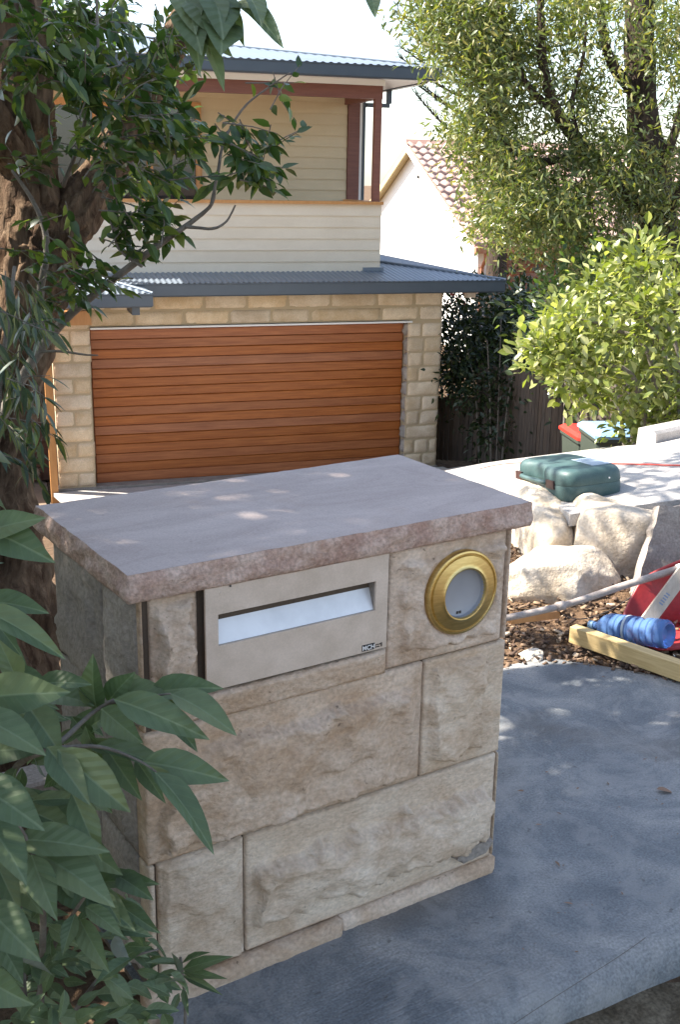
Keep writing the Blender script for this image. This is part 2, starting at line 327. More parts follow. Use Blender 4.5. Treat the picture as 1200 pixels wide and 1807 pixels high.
def concrete(name, c0, c1, c2, swirl=True, bscale=10.0, dirt=True):
    m_ = bpy.data.materials.new(name); m_.use_nodes = True
    t = m_.node_tree; N = t.nodes; L = t.links; p = N['Principled BSDF']; p.inputs['Roughness'].default_value = .62; p.inputs['Specular IOR Level'].default_value = .4
    tc = N.new('ShaderNodeTexCoord')
    n1 = N.new('ShaderNodeTexNoise'); n1.inputs['Scale'].default_value = 2.6; n1.inputs['Detail'].default_value = 7; n1.inputs['Roughness'].default_value = .6; n1.inputs['Distortion'].default_value = 1.4
    L.new(tc.outputs['Object'], n1.inputs['Vector'])
    r = N.new('ShaderNodeValToRGB'); e = r.color_ramp.elements; e[0].position = .3; e[1].position = .72
    e[0].color = (*c0, 1); e[1].color = (*c2, 1); k = e.new(.5); k.color = (*c1, 1); L.new(n1.outputs['Fac'], r.inputs[0])
    n4 = N.new('ShaderNodeTexNoise'); n4.inputs['Scale'].default_value = 160; n4.inputs['Detail'].default_value = 3; L.new(tc.outputs['Object'], n4.inputs['Vector'])
    mr = N.new('ShaderNodeMapRange'); mr.inputs[1].default_value = .3; mr.inputs[2].default_value = .7; mr.inputs[3].default_value = .74; mr.inputs[4].default_value = 1.26; L.new(n4.outputs['Fac'], mr.inputs[0])
    vm = N.new('ShaderNodeVectorMath'); vm.operation = 'SCALE'; L.new(r.outputs[0], vm.inputs[0]); L.new(mr.outputs[0], vm.inputs['Scale'])
    cur = vm.outputs[0]
    if dirt:
        n5 = N.new('ShaderNodeTexNoise'); n5.inputs['Scale'].default_value = 1.7; n5.inputs['Detail'].default_value = 6; n5.inputs['Distortion'].default_value = .6
        mp5 = N.new('ShaderNodeMapping'); mp5.inputs['Location'].default_value = (4.3, 1.7, 0); L.new(tc.outputs['Object'], mp5.inputs[0]); L.new(mp5.outputs[0], n5.inputs['Vector'])
        r5 = N.new('ShaderNodeValToRGB'); r5.color_ramp.elements[0].position = .53; r5.color_ramp.elements[1].position = .74; r5.color_ramp.elements[0].color = (0, 0, 0, 1)
        r5.color_ramp.elements[1].color = (.75, .75, .75, 1)
        L.new(n5.outputs['Fac'], r5.inputs[0])
        mx = N.new('ShaderNodeMix'); mx.data_type = 'RGBA'; L.new(r5.outputs[0], mx.inputs[0]); L.new(cur, mx.inputs[6]); mx.inputs[7].default_value = (.115, .098, .080, 1); cur = mx.outputs[2]
    L.new(cur, p.inputs['Base Color'])
    # local trowel scratches, pits and grit
    def nz(scale, det, rough, loc=(0, 0, 0), st=(1, 1, 1), rot=0.0, dist=0.0):
        mp_ = N.new('ShaderNodeMapping'); mp_.inputs['Location'].default_value = loc; mp_.inputs['Scale'].default_value = st; mp_.inputs['Rotation'].default_value = (0, 0, rot)
        L.new(tc.outputs['Object'], mp_.inputs[0]); n_ = N.new('ShaderNodeTexNoise'); n_.inputs['Scale'].default_value = scale; n_.inputs['Detail'].default_value = det
        n_.inputs['Roughness'].default_value = rough; n_.inputs['Distortion'].default_value = dist; L.new(mp_.outputs[0], n_.inputs['Vector']); return n_.outputs['Fac']
    def mth(op, a_, b_=None, c_=None):
        q = N.new('ShaderNodeMath'); q.operation = op
        for i_, v_ in enumerate((a_, b_, c_)):
            if v_ is None: continue
            if isinstance(v_, (int, float)): q.inputs[i_].default_value = v_
            else: L.new(v_, q.inputs[i_])
        return q.outputs[0]
    def ramp(f_, lo, hi):
        q = N.new('ShaderNodeMapRange'); q.inputs[1].default_value = lo; q.inputs[2].default_value = hi; L.new(f_, q.inputs[0]); return q.outputs[0]
    base = nz(11, 10, .72); grit = nz(150, 6, .8)
    hgt = mth('MULTIPLY_ADD', grit, .30, base)
    if swirl:
        s1 = mth('MULTIPLY', nz(9, 5, .6, st=(1.2, 9, 1), rot=.5, dist=.9), ramp(nz(2.4, 2, .5, (3, 1, 0)), .48, .62))
        s2 = mth('MULTIPLY', nz(9, 5, .6, (5, 2, 0), st=(1.2, 10, 1), rot=-.7, dist=1.1), ramp(nz(2.1, 2, .5, (8, 4, 0)), .50, .64))
        hgt = mth('MULTIPLY_ADD', s1, .75, hgt); hgt = mth('MULTIPLY_ADD', s2, .75, hgt)
    b = N.new('ShaderNodeBump'); b.inputs['Strength'].default_value = .75; b.inputs['Distance'].default_value = .011
    L.new(hgt, b.inputs['Height']); L.new(b.outputs[0], p.inputs['Normal'])
    # crisp-edged patches of cement bloom and small dark spots
    bl = ramp(nz(4.2, 9, .7, (2, 7, 0), dist=1.8), .50, .60); mx1 = N.new('ShaderNodeMix'); mx1.data_type = 'RGBA'
    L.new(mth('MULTIPLY', bl, .42 if swirl else .2), mx1.inputs[0]); L.new(cur, mx1.inputs[6]); mx1.inputs[7].default_value = (*c2, 1)
    sp = ramp(nz(34, 4, .6, (1, 9, 0)), .66, .72); mx2 = N.new('ShaderNodeMix'); mx2.data_type = 'RGBA'
    L.new(mth('MULTIPLY', sp, .6), mx2.inputs[0]); L.new(mx1.outputs[2], mx2.inputs[6]); mx2.inputs[7].default_value = (.07, .062, .055, 1)
    L.new(mx2.outputs[2], p.inputs['Base Color'])
    return m_
M['path'] = concrete('fresh_concrete', (.098, .110, .124), (.175, .185, .193), (.32, .31, .295))
M['drive'] = concrete('driveway_concrete', (.33, .31, .29), (.40, .375, .35), (.46, .435, .41), False, 4.0, False)
# ------------------------------------------------------------------ leaves
def leaf_geo(n=4, wid=.4, fold=.12, curl=.18, peak=.8, wave=0.0):
    V = [(0, 0, 0)]; F = []
    for i in range(1, n):
        t = i/n; w_ = wid/2*math.sin(math.pi*t**peak)**.95*(1.1-.32*t*t); z = -curl*t*t; wz = wave*math.sin(9*t)
        V += [(-w_, t, z+fold*w_+wz), (0, t, z), (w_, t, z+fold*w_-wz)]
    V.append((0, 1, -curl)); e = len(V)-1
    F += [(0, 2, 1), (0, 3, 2)]
    for i in range(n-2):
        a = 1+3*i; F += [(a, a+1, a+4, a+3), (a+1, a+2, a+5, a+4)]
    a = 1+3*(n-2); F += [(a, a+1, e), (a+1, a+2, e)]
    return np.array(V), F
def orient(pos, d, n, L, wr=1.0):
    d = np.asarray(d, float); d = d/np.linalg.norm(d); n = np.asarray(n, float); n = n-d*(n@d); n = n/(np.linalg.norm(n)+1e-9)
    x = np.cross(d, n)
    return np.array([[x[0]*L*wr, d[0]*L, n[0]*L, pos[0]], [x[1]*L*wr, d[1]*L, n[1]*L, pos[1]], [x[2]*L*wr, d[2]*L, n[2]*L, pos[2]], [0, 0, 0, 1.0]])
def fast_mesh(name, V, F3, mat_, parent=None, smooth=False):
    """triangles/quads arrays of one size"""
    me = bpy.data.meshes.new(name); nv = len(V); k = F3.shape[1]; nf = len(F3)
    off = np.array(parent.location) if parent is not None else np.zeros(3)
    me.vertices.add(nv); me.vertices.foreach_set('co', (V-off).astype(np.float32).ravel())
    me.loops.add(nf*k); me.loops.foreach_set('vertex_index', F3.astype(np.int32).ravel())
    me.polygons.add(nf); me.polygons.foreach_set('loop_start', np.arange(0, nf*k, k, dtype=np.int32))
    try: me.polygons.foreach_set('loop_total', np.full(nf, k, dtype=np.int32))
    except Exception: pass
    me.materials.append(mat_); me.update(calc_edges=True); me.validate()
    o = bpy.data.objects.new(name, me); C.objects.link(o)
    if parent is not None: o.parent = parent
    return o
def in_view(p, mrg=30):
    q = np.asarray(p)-CAM; z = q@AX[2]
    if z < .1: return False, 1e9
    x = 600+FPX*(q@AX[0])/z; y = 903.5-FPX*(q@AX[1])/z
    return (-mrg < x < 1200+mrg and -mrg < y < 1807+mrg), z
def leaves(root, mats, mat_, geo, single=280, name='leaf', rest='foliage', mrest=None):
    """mats: list of 4x4; the nearest ones in view become leaf parts, the rest one foliage part"""
    if not mats: return
    V, F = geo
    sc = []
    for i, m_ in enumerate(mats):
        ok, z = in_view(m_[:3, 3]+m_[:3, 1]*.6, 20); sc.append((0 if ok else 1, z/np.linalg.norm(m_[:3, 1]), i))
    sc.sort(); singles = [i for a, b, i in sc[:single] if a == 0] if single else []
    ss = set(singles)
    me = bpy.data.meshes.new(name); me.from_pydata(V.tolist(), [], F); me.materials.append(mat_)
    me.polygons.foreach_set('use_smooth', [True]*len(me.polygons)); me.update()
    try:
        at = me.attributes.new('sharp_edge', 'BOOLEAN', 'EDGE'); at.data.foreach_set('value', [abs(me.vertices[e.vertices[0]].co.x)+abs(me.vertices[e.vertices[1]].co.x) < 1e-6 for e in me.edges])
    except Exception: pass
    off = root.location
    for i in singles: inst(name, me, Matrix(mats[i].tolist()), root, off)
    others = [m_ for i, m_ in enumerate(mats) if i not in ss]
    if others:
        T = []
        for f in F:
            T.append(f[:3])
            if len(f) == 4: T.append((f[0], f[2], f[3]))
        T = np.array(T); A = np.array(others)
        VV = np.einsum('nij,vj->nvi', A[:, :3, :3], V)+A[:, None, :3, 3]
        FF = (T[None]+(np.arange(len(others))*len(V))[:, None, None]).reshape(-1, 3)
        o = fast_mesh(rest, VV.reshape(-1, 3), FF, mrest or mat_, root); o['kind'] = 'stuff'
def rv(s=1.0): return RNG.normal(size=3)*s
def unit(v): v = np.asarray(v, float); return v/(np.linalg.norm(v)+1e-9)
def twig_leaves(base, tip, n, L, out, droop=.25, spread=.8, up=(0, 0, 1), Lvar=.25, tw=None, wr=1.0, upw=1.0):
    """leaves alternating along a twig; appended to out; the twig's path to tw"""
    base = np.asarray(base, float); tip = np.asarray(tip, float); ax = unit(tip-base); side = unit(np.cross(ax, up)+rv(.15))
    for i in range(n):
        t = (i+.6+RNG.uniform(-.3, .3))/n; p = base+(tip-base)*t
        s = 1 if i % 2 else -1
        d = unit(ax*(.45+.5*t)+side*s*spread*(1-.45*t)+np.array([0, 0, -droop])+rv(.28))
        out.append(orient(p, d, np.array(up)*upw+rv(.45), L*(1+RNG.uniform(-Lvar, Lvar)), wr))
    if tw is not None: tw.append((base, tip))
def in_poly(x, y, poly):
    c = False; j = len(poly)-1
    for i in range(len(poly)):
        xi, yi = poly[i]; xj, yj = poly[j]
        if (yi > y) != (yj > y) and x < (xj-xi)*(y-yi)/(yj-yi)+xi: c = not c
        j = i
    return c
def sample_poly(poly, n):
    xs = [p[0] for p in poly]; ys = [p[1] for p in poly]; out = []
    while len(out) < n:
        x = RNG.uniform(min(xs), max(xs)); y = RNG.uniform(min(ys), max(ys))
        if in_poly(x, y, poly): out.append((x, y))
    return out
def twigs(root, segs, r, mat_, name='twig', n=4):
    mb = MB()
    for a, b in segs:
        mid = (np.asarray(a)+np.asarray(b))/2+rv(.04)*np.linalg.norm(np.asarray(b)-np.asarray(a))
        mb.tube([a, mid, b], [r, r*.8, r*.4], n, cap=False)
    if segs:
        o = mb.build(name, mat_, root); o['kind'] = 'stuff'
# ------------------------------------------------------------------ stones
def rock_face(w_, h_, nu, nv, bulge, seed, margin=.02, chip=.5, fine=.0015, round_=.004, cs=18.0):
    """height map (nv+1, nu+1) of a rock-faced block: broken, scalloped middle inside a flat drafted edge"""
    rs = np.random.default_rng(seed)
    pl = [(rs.uniform(.6, 1.2), rs.uniform(-1.3, 1.3), rs.uniform(-1.1, 1.1)) for _ in range(6)]
    ml, mr, mb_, mt = [margin*rs.uniform(.35, 1.9) for _ in range(4)]
    Hh = np.zeros((nv+1, nu+1)); ox = rs.uniform(0, 100); k0 = min(1.0, max(w_, h_)*8)
    for j in range(nv+1):
        for i in range(nu+1):
            a = i/nu; b = j/nv; x = a*w_; y = b*h_
            jag = .3+noise.noise(Vector((x*cs*1.1+ox, y*cs*1.1, 3)))*.75+.3*noise.noise(Vector((x*cs*3.3+ox, y*cs*3.3, 9)))
            e = min(x/(ml*(1+jag)), (w_-x)/(mr*(1+jag)), y/(mb_*(1+jag*.7)), (h_-y)/(mt*(1+jag*.7)))
            k = min(1.0, max(0.0, (e-.9)*5.5))
            f = min(c+sx*(a-.5)+sy*(b-.5) for c, sx, sy in pl); f = min(1.0, max(.18, f))
            n1 = noise.fractal(Vector((x*cs*.45+ox, y*cs*.7, seed*.37)), 1.0, 2.1, 4)
            wx = .25*noise.noise(Vector((x*cs+ox, y*cs, 21))); wy = .25*noise.noise(Vector((x*cs+ox, y*cs, 33)))
            d = noise.voronoi(Vector((x*cs*.95+ox+wx, y*cs*.6+wy, seed*.71)))[0]
            sc = min(1.0, d[1]-d[0])
            n3 = noise.noise(Vector((x*120+ox, y*120, seed))); n4 = noise.noise(Vector((x*55+ox, y*80, seed+4)))
            lg = noise.noise(Vector((x*cs*.42+ox, y*cs*.55+.5*n1, seed*.13))); st_ = max(0.0, min(1.0, (lg+.05)*9))*.45
            we = math.exp(-max(0.0, e-1.0)/1.3)
            rid = .5-abs(noise.noise(Vector((x*cs*.55+ox, y*cs*.9, seed*.3+8))))
            lv = bulge*(f+.22*n1+st_*.6+.35*rid)+chip*bulge*(.7-1.6*(1-d[0])**2+.3*sc)*(.22+1.0*we)
            n3 += .8*noise.noise(Vector((x*230+ox, y*230, seed)))
            Hh[j, i] = k*lv+fine*(n3+.9*n4)*(.25+k)
            ed = min(x, w_-x, y, h_-y)
            if ed < 1e-9: Hh[j, i] -= round_
    return Hh
def rock_stone(name, parent, org, uax, vax, w_, h_, depth, mat_, bulge, seed, res=.012, margin=.02, world=True, fine=.0013, chip=.5, rnd=.0035, cs=18.0, disc=None):
    """block with front face spanned by uax, vax from org; its normal points out"""
    uax = np.array(uax, float); vax = np.array(vax, float); nn = np.cross(uax, vax)
    nu = max(3, int(round(w_/res))); nv = max(3, int(round(h_/res)))
    Hh = rock_face(w_, h_, nu, nv, bulge, seed, margin, chip, fine, rnd, cs)
    if disc:
        X_, Y_ = np.meshgrid(np.linspace(0, w_, nu+1), np.linspace(0, h_, nv+1)); dd = np.hypot(X_-disc[0], Y_-disc[1])
        k_ = sst(disc[2]*.97, disc[2]*1.12, dd); Hh = np.minimum(Hh, .005)*(1-k_)+Hh*k_
    V = []; F = []
    for j in range(nv+1):
        for i in range(nu+1): V.append(np.array(org)+uax*(w_*i/nu)+vax*(h_*j/nv)+nn*Hh[j, i])
    for j in range(nv):
        for i in range(nu):
            a = j*(nu+1)+i; F.append((a, a+1, a+nu+2, a+nu+1))
    per = [i for i in range(nu+1)]+[(j+1)*(nu+1)-1 for j in range(1, nv+1)]+[nv*(nu+1)+i for i in range(nu-1, -1, -1)]+[j*(nu+1) for j in range(nv-1, 0, -1)]
    b0 = len(V)
    for q in per: V.append(V[q]-nn*(depth+float((V[q]-np.array(org))@nn)))
    k = len(per)
    for q in range(k): F.append((per[(q+1) % k], per[q], b0+q, b0+(q+1) % k))
    F.append(tuple(b0+q for q in range(k-1, -1, -1)))
    return mesh_obj(name, V, F, mat_, parent, True, world)
def smooth_by_angle(o, ang=40):
    me = o.data
    try: me.set_sharp_from_angle(angle=R(ang))
    except Exception: pass
def boulder(name, label, loc, dims, seed, mat_, sq=3.0, rz=0.0, amp=.12, group=None, tilt=(0, 0)):
    bm = bmesh.new(); bmesh.ops.create_icosphere(bm, subdivisions=5, radius=1.0)
    rot = Matrix.Rotation(rz, 3, 'Z') @ Matrix.Rotation(tilt[0], 3, 'X') @ Matrix.Rotation(tilt[1], 3, 'Y')
    rs = np.random.default_rng(seed*13+1); pls = []
    for _ in range(16):
        nv_ = Vector(unit(rs.normal(size=3)).tolist()); mx = max((v.co.normalized()*((abs(v.co.x)**sq+abs(v.co.y)**sq+abs(v.co.z)**sq)**(-1/sq))).dot(nv_) for v in list(bm.verts)[::9]); pls.append((nv_, mx*rs.uniform(.78, .95)))
    for v in bm.verts:
        p = v.co; q = (abs(p.x)**sq+abs(p.y)**sq+abs(p.z)**sq)**(-1/sq)
        c = p*q
        s = Vector((seed*3.1, seed*1.7, seed))
        d = amp*noise.fractal(c*1.3+s, 1.0, 2.0, 4)+amp*.55*(noise.voronoi(c*2.2+s)[0][0]-.4)+amp*.12*noise.noise(c*11+s)
        for nv_, dd in pls:
            kk = c.dot(nv_)-dd-.03*noise.noise(c*3+s)
            if kk > 0: c = c-nv_*kk*.92
        c = c*(1+d*.8)
        v.co = rot @ Vector((c.x*dims[0]/2, c.y*dims[1]/2, c.z*dims[2]/2))
    me = bpy.data.meshes.new(name); bm.to_mesh(me); bm.free(); me.materials.append(mat_)
    me.polygons.foreach_set('use_smooth', [True]*len(me.polygons))
    o = bpy.data.objects.new(name, me); C.objects.link(o); o.location = tuple(float(c) for c in loc)
    return tag(o, label, 'rock', group)
# ================================================================== SETTING
def grid_struct(name, xs, ys, fz, mat_, kind='structure', skirt=None):
    V = []; F = []
    X, Y = np.meshgrid(xs, ys); Z = fz(X, Y); V = np.stack([X, Y, Z], -1).reshape(-1, 3); nx = len(xs)
    F = [(j*nx+i, j*nx+i+1, (j+1)*nx+i+1, (j+1)*nx+i) for j in range(len(ys)-1) for i in range(nx-1)]
    o = mesh_obj(name, V, F, mat_, None, True); o['kind'] = kind
    return o
gx = np.concatenate([[-600, -300, -120, -50, -25, -15], np.arange(-10, 14, .25), np.arange(14, 40, 2), [50, 100, 300, 600]])
gy = np.concatenate([[-600, -300, -100, -40, -15, -8], np.arange(-5, 14, .25), np.arange(14, 40, 2), [50, 100, 300, 600]])
grid_struct('ground', gx, gy, ground, M['soil'])
# driveway: a strip between its left and right edges
DL = [(5.2, -1.6), (3.55, 1.0), (2.64, 1.50), (2.92, 2.16), (3.4, 3.6), (3.9, 8), (4.15, 13.10)]
DR = [(10.5, 1.5), (7.5, 3.42), (5.0, 3.10), (6.2, 4.6), (7.0, 6.0), (8.5, 8.5), (9.95, 11.58)]
def driveway():
    V = []; F = []; nu = 26; rows = []
    for k in range(len(DL)-1):
        m_ = 10
        for j in range(m_+(k == len(DL)-2)):
            t = j/m_; a = np.array(DL[k])*(1-t)+np.array(DL[k+1])*t; b = np.array(DR[k])*(1-t)+np.array(DR[k+1])*t
            rows.append((a, b))
    for a, b in rows:
        for i in range(nu+1):
            p = a+(b-a)*i/nu; z = float(surf(*p))
            z = max(z, -2.66)
            V.append((p[0], p[1], z))
    n = nu+1; Rr = len(rows)
    for j in range(Rr-1):
        for i in range(nu): F.append((j*n+i, j*n+i+1, (j+1)*n+i+1, (j+1)*n+i))
    for side in (0, nu):
        b0 = len(V)
        for j in range(Rr):
            x, y, z = V[j*n+side]; V.append((x, y, z-(.055 if side == 0 else 1.2)))
        for j in range(Rr-1):
            q = (j*n+side, (j+1)*n+side, b0+j+1, b0+j); F.append(q if side == 0 else q[::-1])
        if side == 0:      # the set-back footing under the slab edge
            b1 = len(V)
            for j in range(Rr):
                x, y, z = V[b0+j]; e = V[j*n+4]; d = unit(np.array([e[0]-x, e[1]-y])); V.append((x+d[0]*.07, y+d[1]*.07, z)); V.append((x+d[0]*.07, y+d[1]*.07, z-1.3))
            for j in range(Rr-1):
                F.append((b0+j, b0+j+1, b1+2*j+2, b1+2*j)); F.append((b1+2*j, b1+2*j+2, b1+2*j+3, b1+2*j+1))
    o = mesh_obj('driveway', V, F, M['drive'], None, False); o['kind'] = 'structure'
driveway()
# concrete path round the pillar, rolled edge at the street side
def path():
    back = [(.02, .74), (.5, .74), (.9, .74), (1.86, .945), (2.02, .895), (2.27, .535), (2.9, .2), (4.2, -.05)]
    bx = [p[0] for p in back]; by = [p[1] for p in back]
    xs = np.linspace(.022, 4.2, 100); V = []; F = []
    prof = [(0, 0), (.25, 0), (.5, 0), (.7, 0), (.82, 0), (.9, 0)]
    for x in xs:
        yb = float(np.interp(x, bx, by)); yf = -.355-.06*(x-.8)+.012*noise.noise(Vector((x*5, 0, 0)))
        if x > 1: yf += .0
        ys = [yb+(yf-yb)*t for t in np.linspace(0, 1, 26)]
        col = [(x, y, .0035*noise.noise(Vector((x*2.3, y*2.3, 1)))) for y in ys]
        for a in (20, 40, 60, 80):
            col.append((x, yf-.075*math.sin(R(a)), -.075*(1-math.cos(R(a)))))
        col.append((x, yf-.082, -.14))
        col.insert(0, (x, yb+.004, -.09))
        V += col
    n = len(V)//len(xs)
    for i in range(len(xs)-1):
        for j in range(n-1): F.append((i*n+j, i*n+j+1, (i+1)*n+j+1, (i+1)*n+j))
    F = [f[::1] for f in F]
    o = mesh_obj('path', V, F, M['path'], None, True); o['kind'] = 'structure'
    # tooled joint along the rolled edge, a shallow dark groove line proud by a hair
    jt = MB(); pts = [PZ(800, 1880, .0), PZ(930, 1792, .0), PZ(1030, 1728, 0), PZ(1090, 1690, 0), PZ(1140, 1655, 0)]
    p2 = hres(pts, 12); jt.tube([(p[0], p[1], .0005) for p in p2], [.0006]*13, 5)
    o = jt.build('path_joint', M['mortar']); o['kind'] = 'structure'
path()
grid_struct('verge', np.linspace(-3, 6, 60), np.linspace(-2.2, -.36, 30), lambda X, Y: -.080+.012*np.sin(X*7+Y*3)*np.cos(Y*9)+.006*np.sin(X*31+2)*np.sin(Y*37), M['verge'])
# mulch strip behind the path
def mulch():
    poly = [(1.5, .70), (1.86, .90), (2.02, .85), (2.27, .49), (2.95, .1), (3.8, .0), (3.6, .9), (2.85, 1.5), (2.95, 2.2), (2.4, 2.6), (1.5, 1.9)]
    xs = np.linspace(1.3, 3.9, 60); ys = np.linspace(-.1, 2.7, 62)
    def fz(X, Y):
        Z = np.full_like(X, -.02)
        for idx in np.ndindex(X.shape):
            x, y = X[idx], Y[idx]
            Z[idx] = -.012+.02*noise.noise(Vector((x*4, y*4, 7)))+.012*noise.noise(Vector((x*15, y*15, 2))) + .10*float(sst(.7, 1.6, y+.25*(x-2.2)))*float(sst(2.1, 2.7, x)) - .3*float(sst(1.6, 2.6, y))*(1-float(sst(2.1, 2.7, x)))
            if not in_poly(x, y, poly): Z[idx] -= .12
        return Z
    o = grid_struct('mulch_bed', xs, ys, fz, M['mulchbase'])
    mats = []; V = np.array([(-.5, 0, 0), (.5, 0, .05), (.42, 1, 0), (-.45, .93, .06), (-.45, .05, .16), (.45, .06, .2), (.36, .95, .17), (-.4, .85, .2)])
    F = [(0, 3, 2, 1), (4, 5, 6, 7), (0, 1, 5, 4), (2, 3, 7, 6), (0, 4, 7, 3), (1, 2, 6, 5)]
    n = 0
    for x, y in sample_poly(poly, 8200):
        z = float(fz(np.array([[x]]), np.array([[y]]))[0, 0])
        L = abs(RNG.normal(.014, .010))+.006; a = RNG.uniform(0, 6.28)
        mats.append(orient((x, y, z+RNG.uniform(0, .012)), (math.cos(a), math.sin(a), RNG.normal(0, .35)), np.array([0, 0, 1])+rv(.4), L, RNG.uniform(.25, .7)))
    T = []
    for f in F: T += [f[:3], (f[0], f[2], f[3])]
    T = np.array(T); A = np.array(mats)
    VV = np.einsum('nij,vj->nvi', A[:, :3, :3], V)+A[:, None, :3, 3]
    FF = (T[None]+(np.arange(len(mats))*len(V))[:, None, None]).reshape(-1, 3)
    o = fast_mesh('wood_chip_mulch', VV.reshape(-1, 3), FF, M['chips'])
    tag(o, 'brown wood chip mulch strewn between the concrete path and the boulders', 'mulch', kind='stuff')
mulch()
# ================================================================== LETTERBOX PILLAR
CD, CT, CH = .5286, .057, .972     # cap depth, thickness, top height
def pillar():
    root = thing('letterbox_pillar', 'rock-faced sandstone letterbox pillar with mail slot plate and brass ring', 'letterbox')
    X0, X1, Y0, Y1 = .026, .960, .016, .505
    boxo('core', (X0+.012, Y0+.014, -.05), (X1-.012, Y1-.014, CH-CT-.002), M['mortar'], root)
    # cap: honed top, rough pitched sides
    def cap():
        V = []; F = []; N = 0; per = []
        nx, ny = 110, 58
        for i in range(nx): per.append((i/nx, 0.0, 0, -1))
        for i in range(ny): per.append((1.0, CD*i/ny, 1, 0))
        for i in range(nx): per.append((1-i/nx, CD, 0, 1))
        for i in range(ny): per.append((0.0, CD*(1-i/ny), -1, 0))
        levels = [(CH, 0), (CH-.0035, .3), (CH-.012, .8), (CH-.022, 1), (CH-.032, 1), (CH-.043, 1), (CH-.052, .6), (CH-CT, .1)]
        for z, k in levels:
            for x, y, ax, ay in per:
                d = .010*k*(noise.fractal(Vector((x*16, y*16, z*34)), 1, 2, 4)+.1)+.005*k*noise.noise(Vector((x*60, y*60, z*75)))-.0035*(1-k)
                d += .003*noise.noise(Vector((x*9, y*9, 2.2)))-(.006*max(0, noise.noise(Vector((x*28, y*28, 6)))-.22) if z > CH-.015 else 0)
                zz = z+(.0012*noise.noise(Vector((x*40, y*40, 1))) if k == 0 else 0)
                e = .012
                cx = min(1-.004, max(.004, x)) if (ax == 0) else x
                V.append((cx+ax*d, y+ay*d, zz))
        n = len(per)
        for l in range(len(levels)-1):
            for k in range(n): F.append((l*n+(k+1) % n, l*n+k, (l+1)*n+k, (l+1)*n+(k+1) % n))
        F.append(tuple(range(n*(len(levels)-1)+n-1, n*(len(levels)-1)-1, -1)))
        o = mesh_obj('capstone', V, F, M['sandpink'], root, True)
        V2 = [(x, y, z+.0003) for x, y, z in V[:n]]
        t = mesh_obj('honed_top', V2, [tuple(range(n))], M['captop'], o, False)
        t.location.z += 0
    cap()
    g = .0034
    sd = [0]
    def st(x0, x1, z0, z1, m_, bulge, y=Y0, margin=.02, **k):
        sd[0] += 1
        return rock_stone('stone', root, (x0+g, y, z0+g), (1, 0, 0), (0, 0, 1), x1-x0-2*g, z1-z0-2*g, .05, m_, bulge, 11+sd[0]*7, .0055, margin, **k)
    zA, zB, zp, zt = .332, .632, .036, CH-CT-.001
    # course 1
    st(X0, .046, zp, zA, M['sandpale'], .002, margin=.004)
    st(.046, .250, zp, zA, M['sandpale'], .017, chip=.4, margin=.012)
    st(.250, .955, zp, zA, M['sandpale'], .033, margin=.042, chip=.6)
    st(.955, X1+.004, zp, zA, M['sandpale'], .003, margin=.003)
    # course 2
    st(X0, .716, zA, zB, M['sand'], .029, margin=.030, chip=.55)
    st(.716, X1+.003, zA, zB, M['sandpale'], .025, margin=.034, chip=.75)
    # course 3
    st(X0, .039, zB, zt, M['sand'], .002, margin=.004)
    st(.048, .155, zB-.004, zt, M['sand'], .023, margin=.018, y=Y0+.004, chip=1.1)
    st(.162, .606, .628, .692, M['sand'], .006, margin=.004, y=Y0-.008)
    st(.606, .945, zB, zt, M['sand'], .021, margin=.028, chip=1.1, disc=(.803-.606, .787-zB, .104))
    st(.948, X1+.002, zB, zt, M['sand'], .003, margin=.004)
    # plinth
    def pl(x0, x1, yo):
        o = rock_stone('plinth_stone', root, (x0, Y0-.012+yo, -.05), (1, 0, 0), (0, 0, 1), x1-x0, .084, .05, M['sand'], .006, 300+int(x0*50), .009, .006)
    pl(.012, .497, -.006); pl(.499, .966, .004)
    # left side (faces -x), back and right
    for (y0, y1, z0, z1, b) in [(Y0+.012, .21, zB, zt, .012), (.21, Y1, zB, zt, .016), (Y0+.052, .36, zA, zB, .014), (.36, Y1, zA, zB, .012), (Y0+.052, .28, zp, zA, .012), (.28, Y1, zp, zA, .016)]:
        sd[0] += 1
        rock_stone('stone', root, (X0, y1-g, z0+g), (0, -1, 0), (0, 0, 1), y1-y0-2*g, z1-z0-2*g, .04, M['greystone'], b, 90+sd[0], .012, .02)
    for (y0, y1, z0, z1) in [(Y0+.052, Y1, zB, zt), (Y0+.052, Y1, zA, zB), (Y0+.052, Y1, zp, zA)]:
        sd[0] += 1
        rock_stone('stone', root, (X1, y0+g, z0+g), (0, 1, 0), (0, 0, 1), y1-y0-2*g, z1-z0-2*g, .04, M['sand'], .012, 90+sd[0], .015, .02)
    for (x0, x1, z0, z1) in [(X0, .5, zB, zt), (.5, X1, zB, zt), (X0, .62, zA, zB), (.62, X1, zA, zB), (X0, X1, zp, zA)]:
        sd[0] += 1
        rock_stone('stone', root, (x1-g, Y1, z0+g), (-1, 0, 0), (0, 0, 1), x1-x0-2*g, z1-z0-2*g, .04, M['sand'], .012, 90+sd[0], .02, .02)
    # mortar smear on the lowest long stone (a real dab of cement)
    V = []; F = []
    cx, cz = .885, .085; n = 26
    for k in range(n):
        a = 2*math.pi*k/n; r = 1+.45*noise.noise(Vector((math.cos(a)*2, math.sin(a)*2, 4)))
        V.append((cx+.055*r*math.cos(a), Y0-.0195, cz+.020*r*math.sin(a)+.10*(.055*r*math.cos(a))))
    for k in range(n):
        x, y, z = V[k]; V.append((cx+(x-cx)*1.1, Y0+.0, cz+(z-cz)*1.1))
    F = [tuple(range(n))]+[(k, n+k, n+(k+1) % n, (k+1) % n) for k in range(n)]
    mesh_obj('cement_smear', V, F, M['greystone'], root)
    # letter plate with slot
    px0, px1, pz0, pz1 = .1615, .598, .697, .9145; sx0, sx1, sz0, sz1 = .189, .566, .790, .857; y = .004; th = .006
    mb = MB(); Vp = []
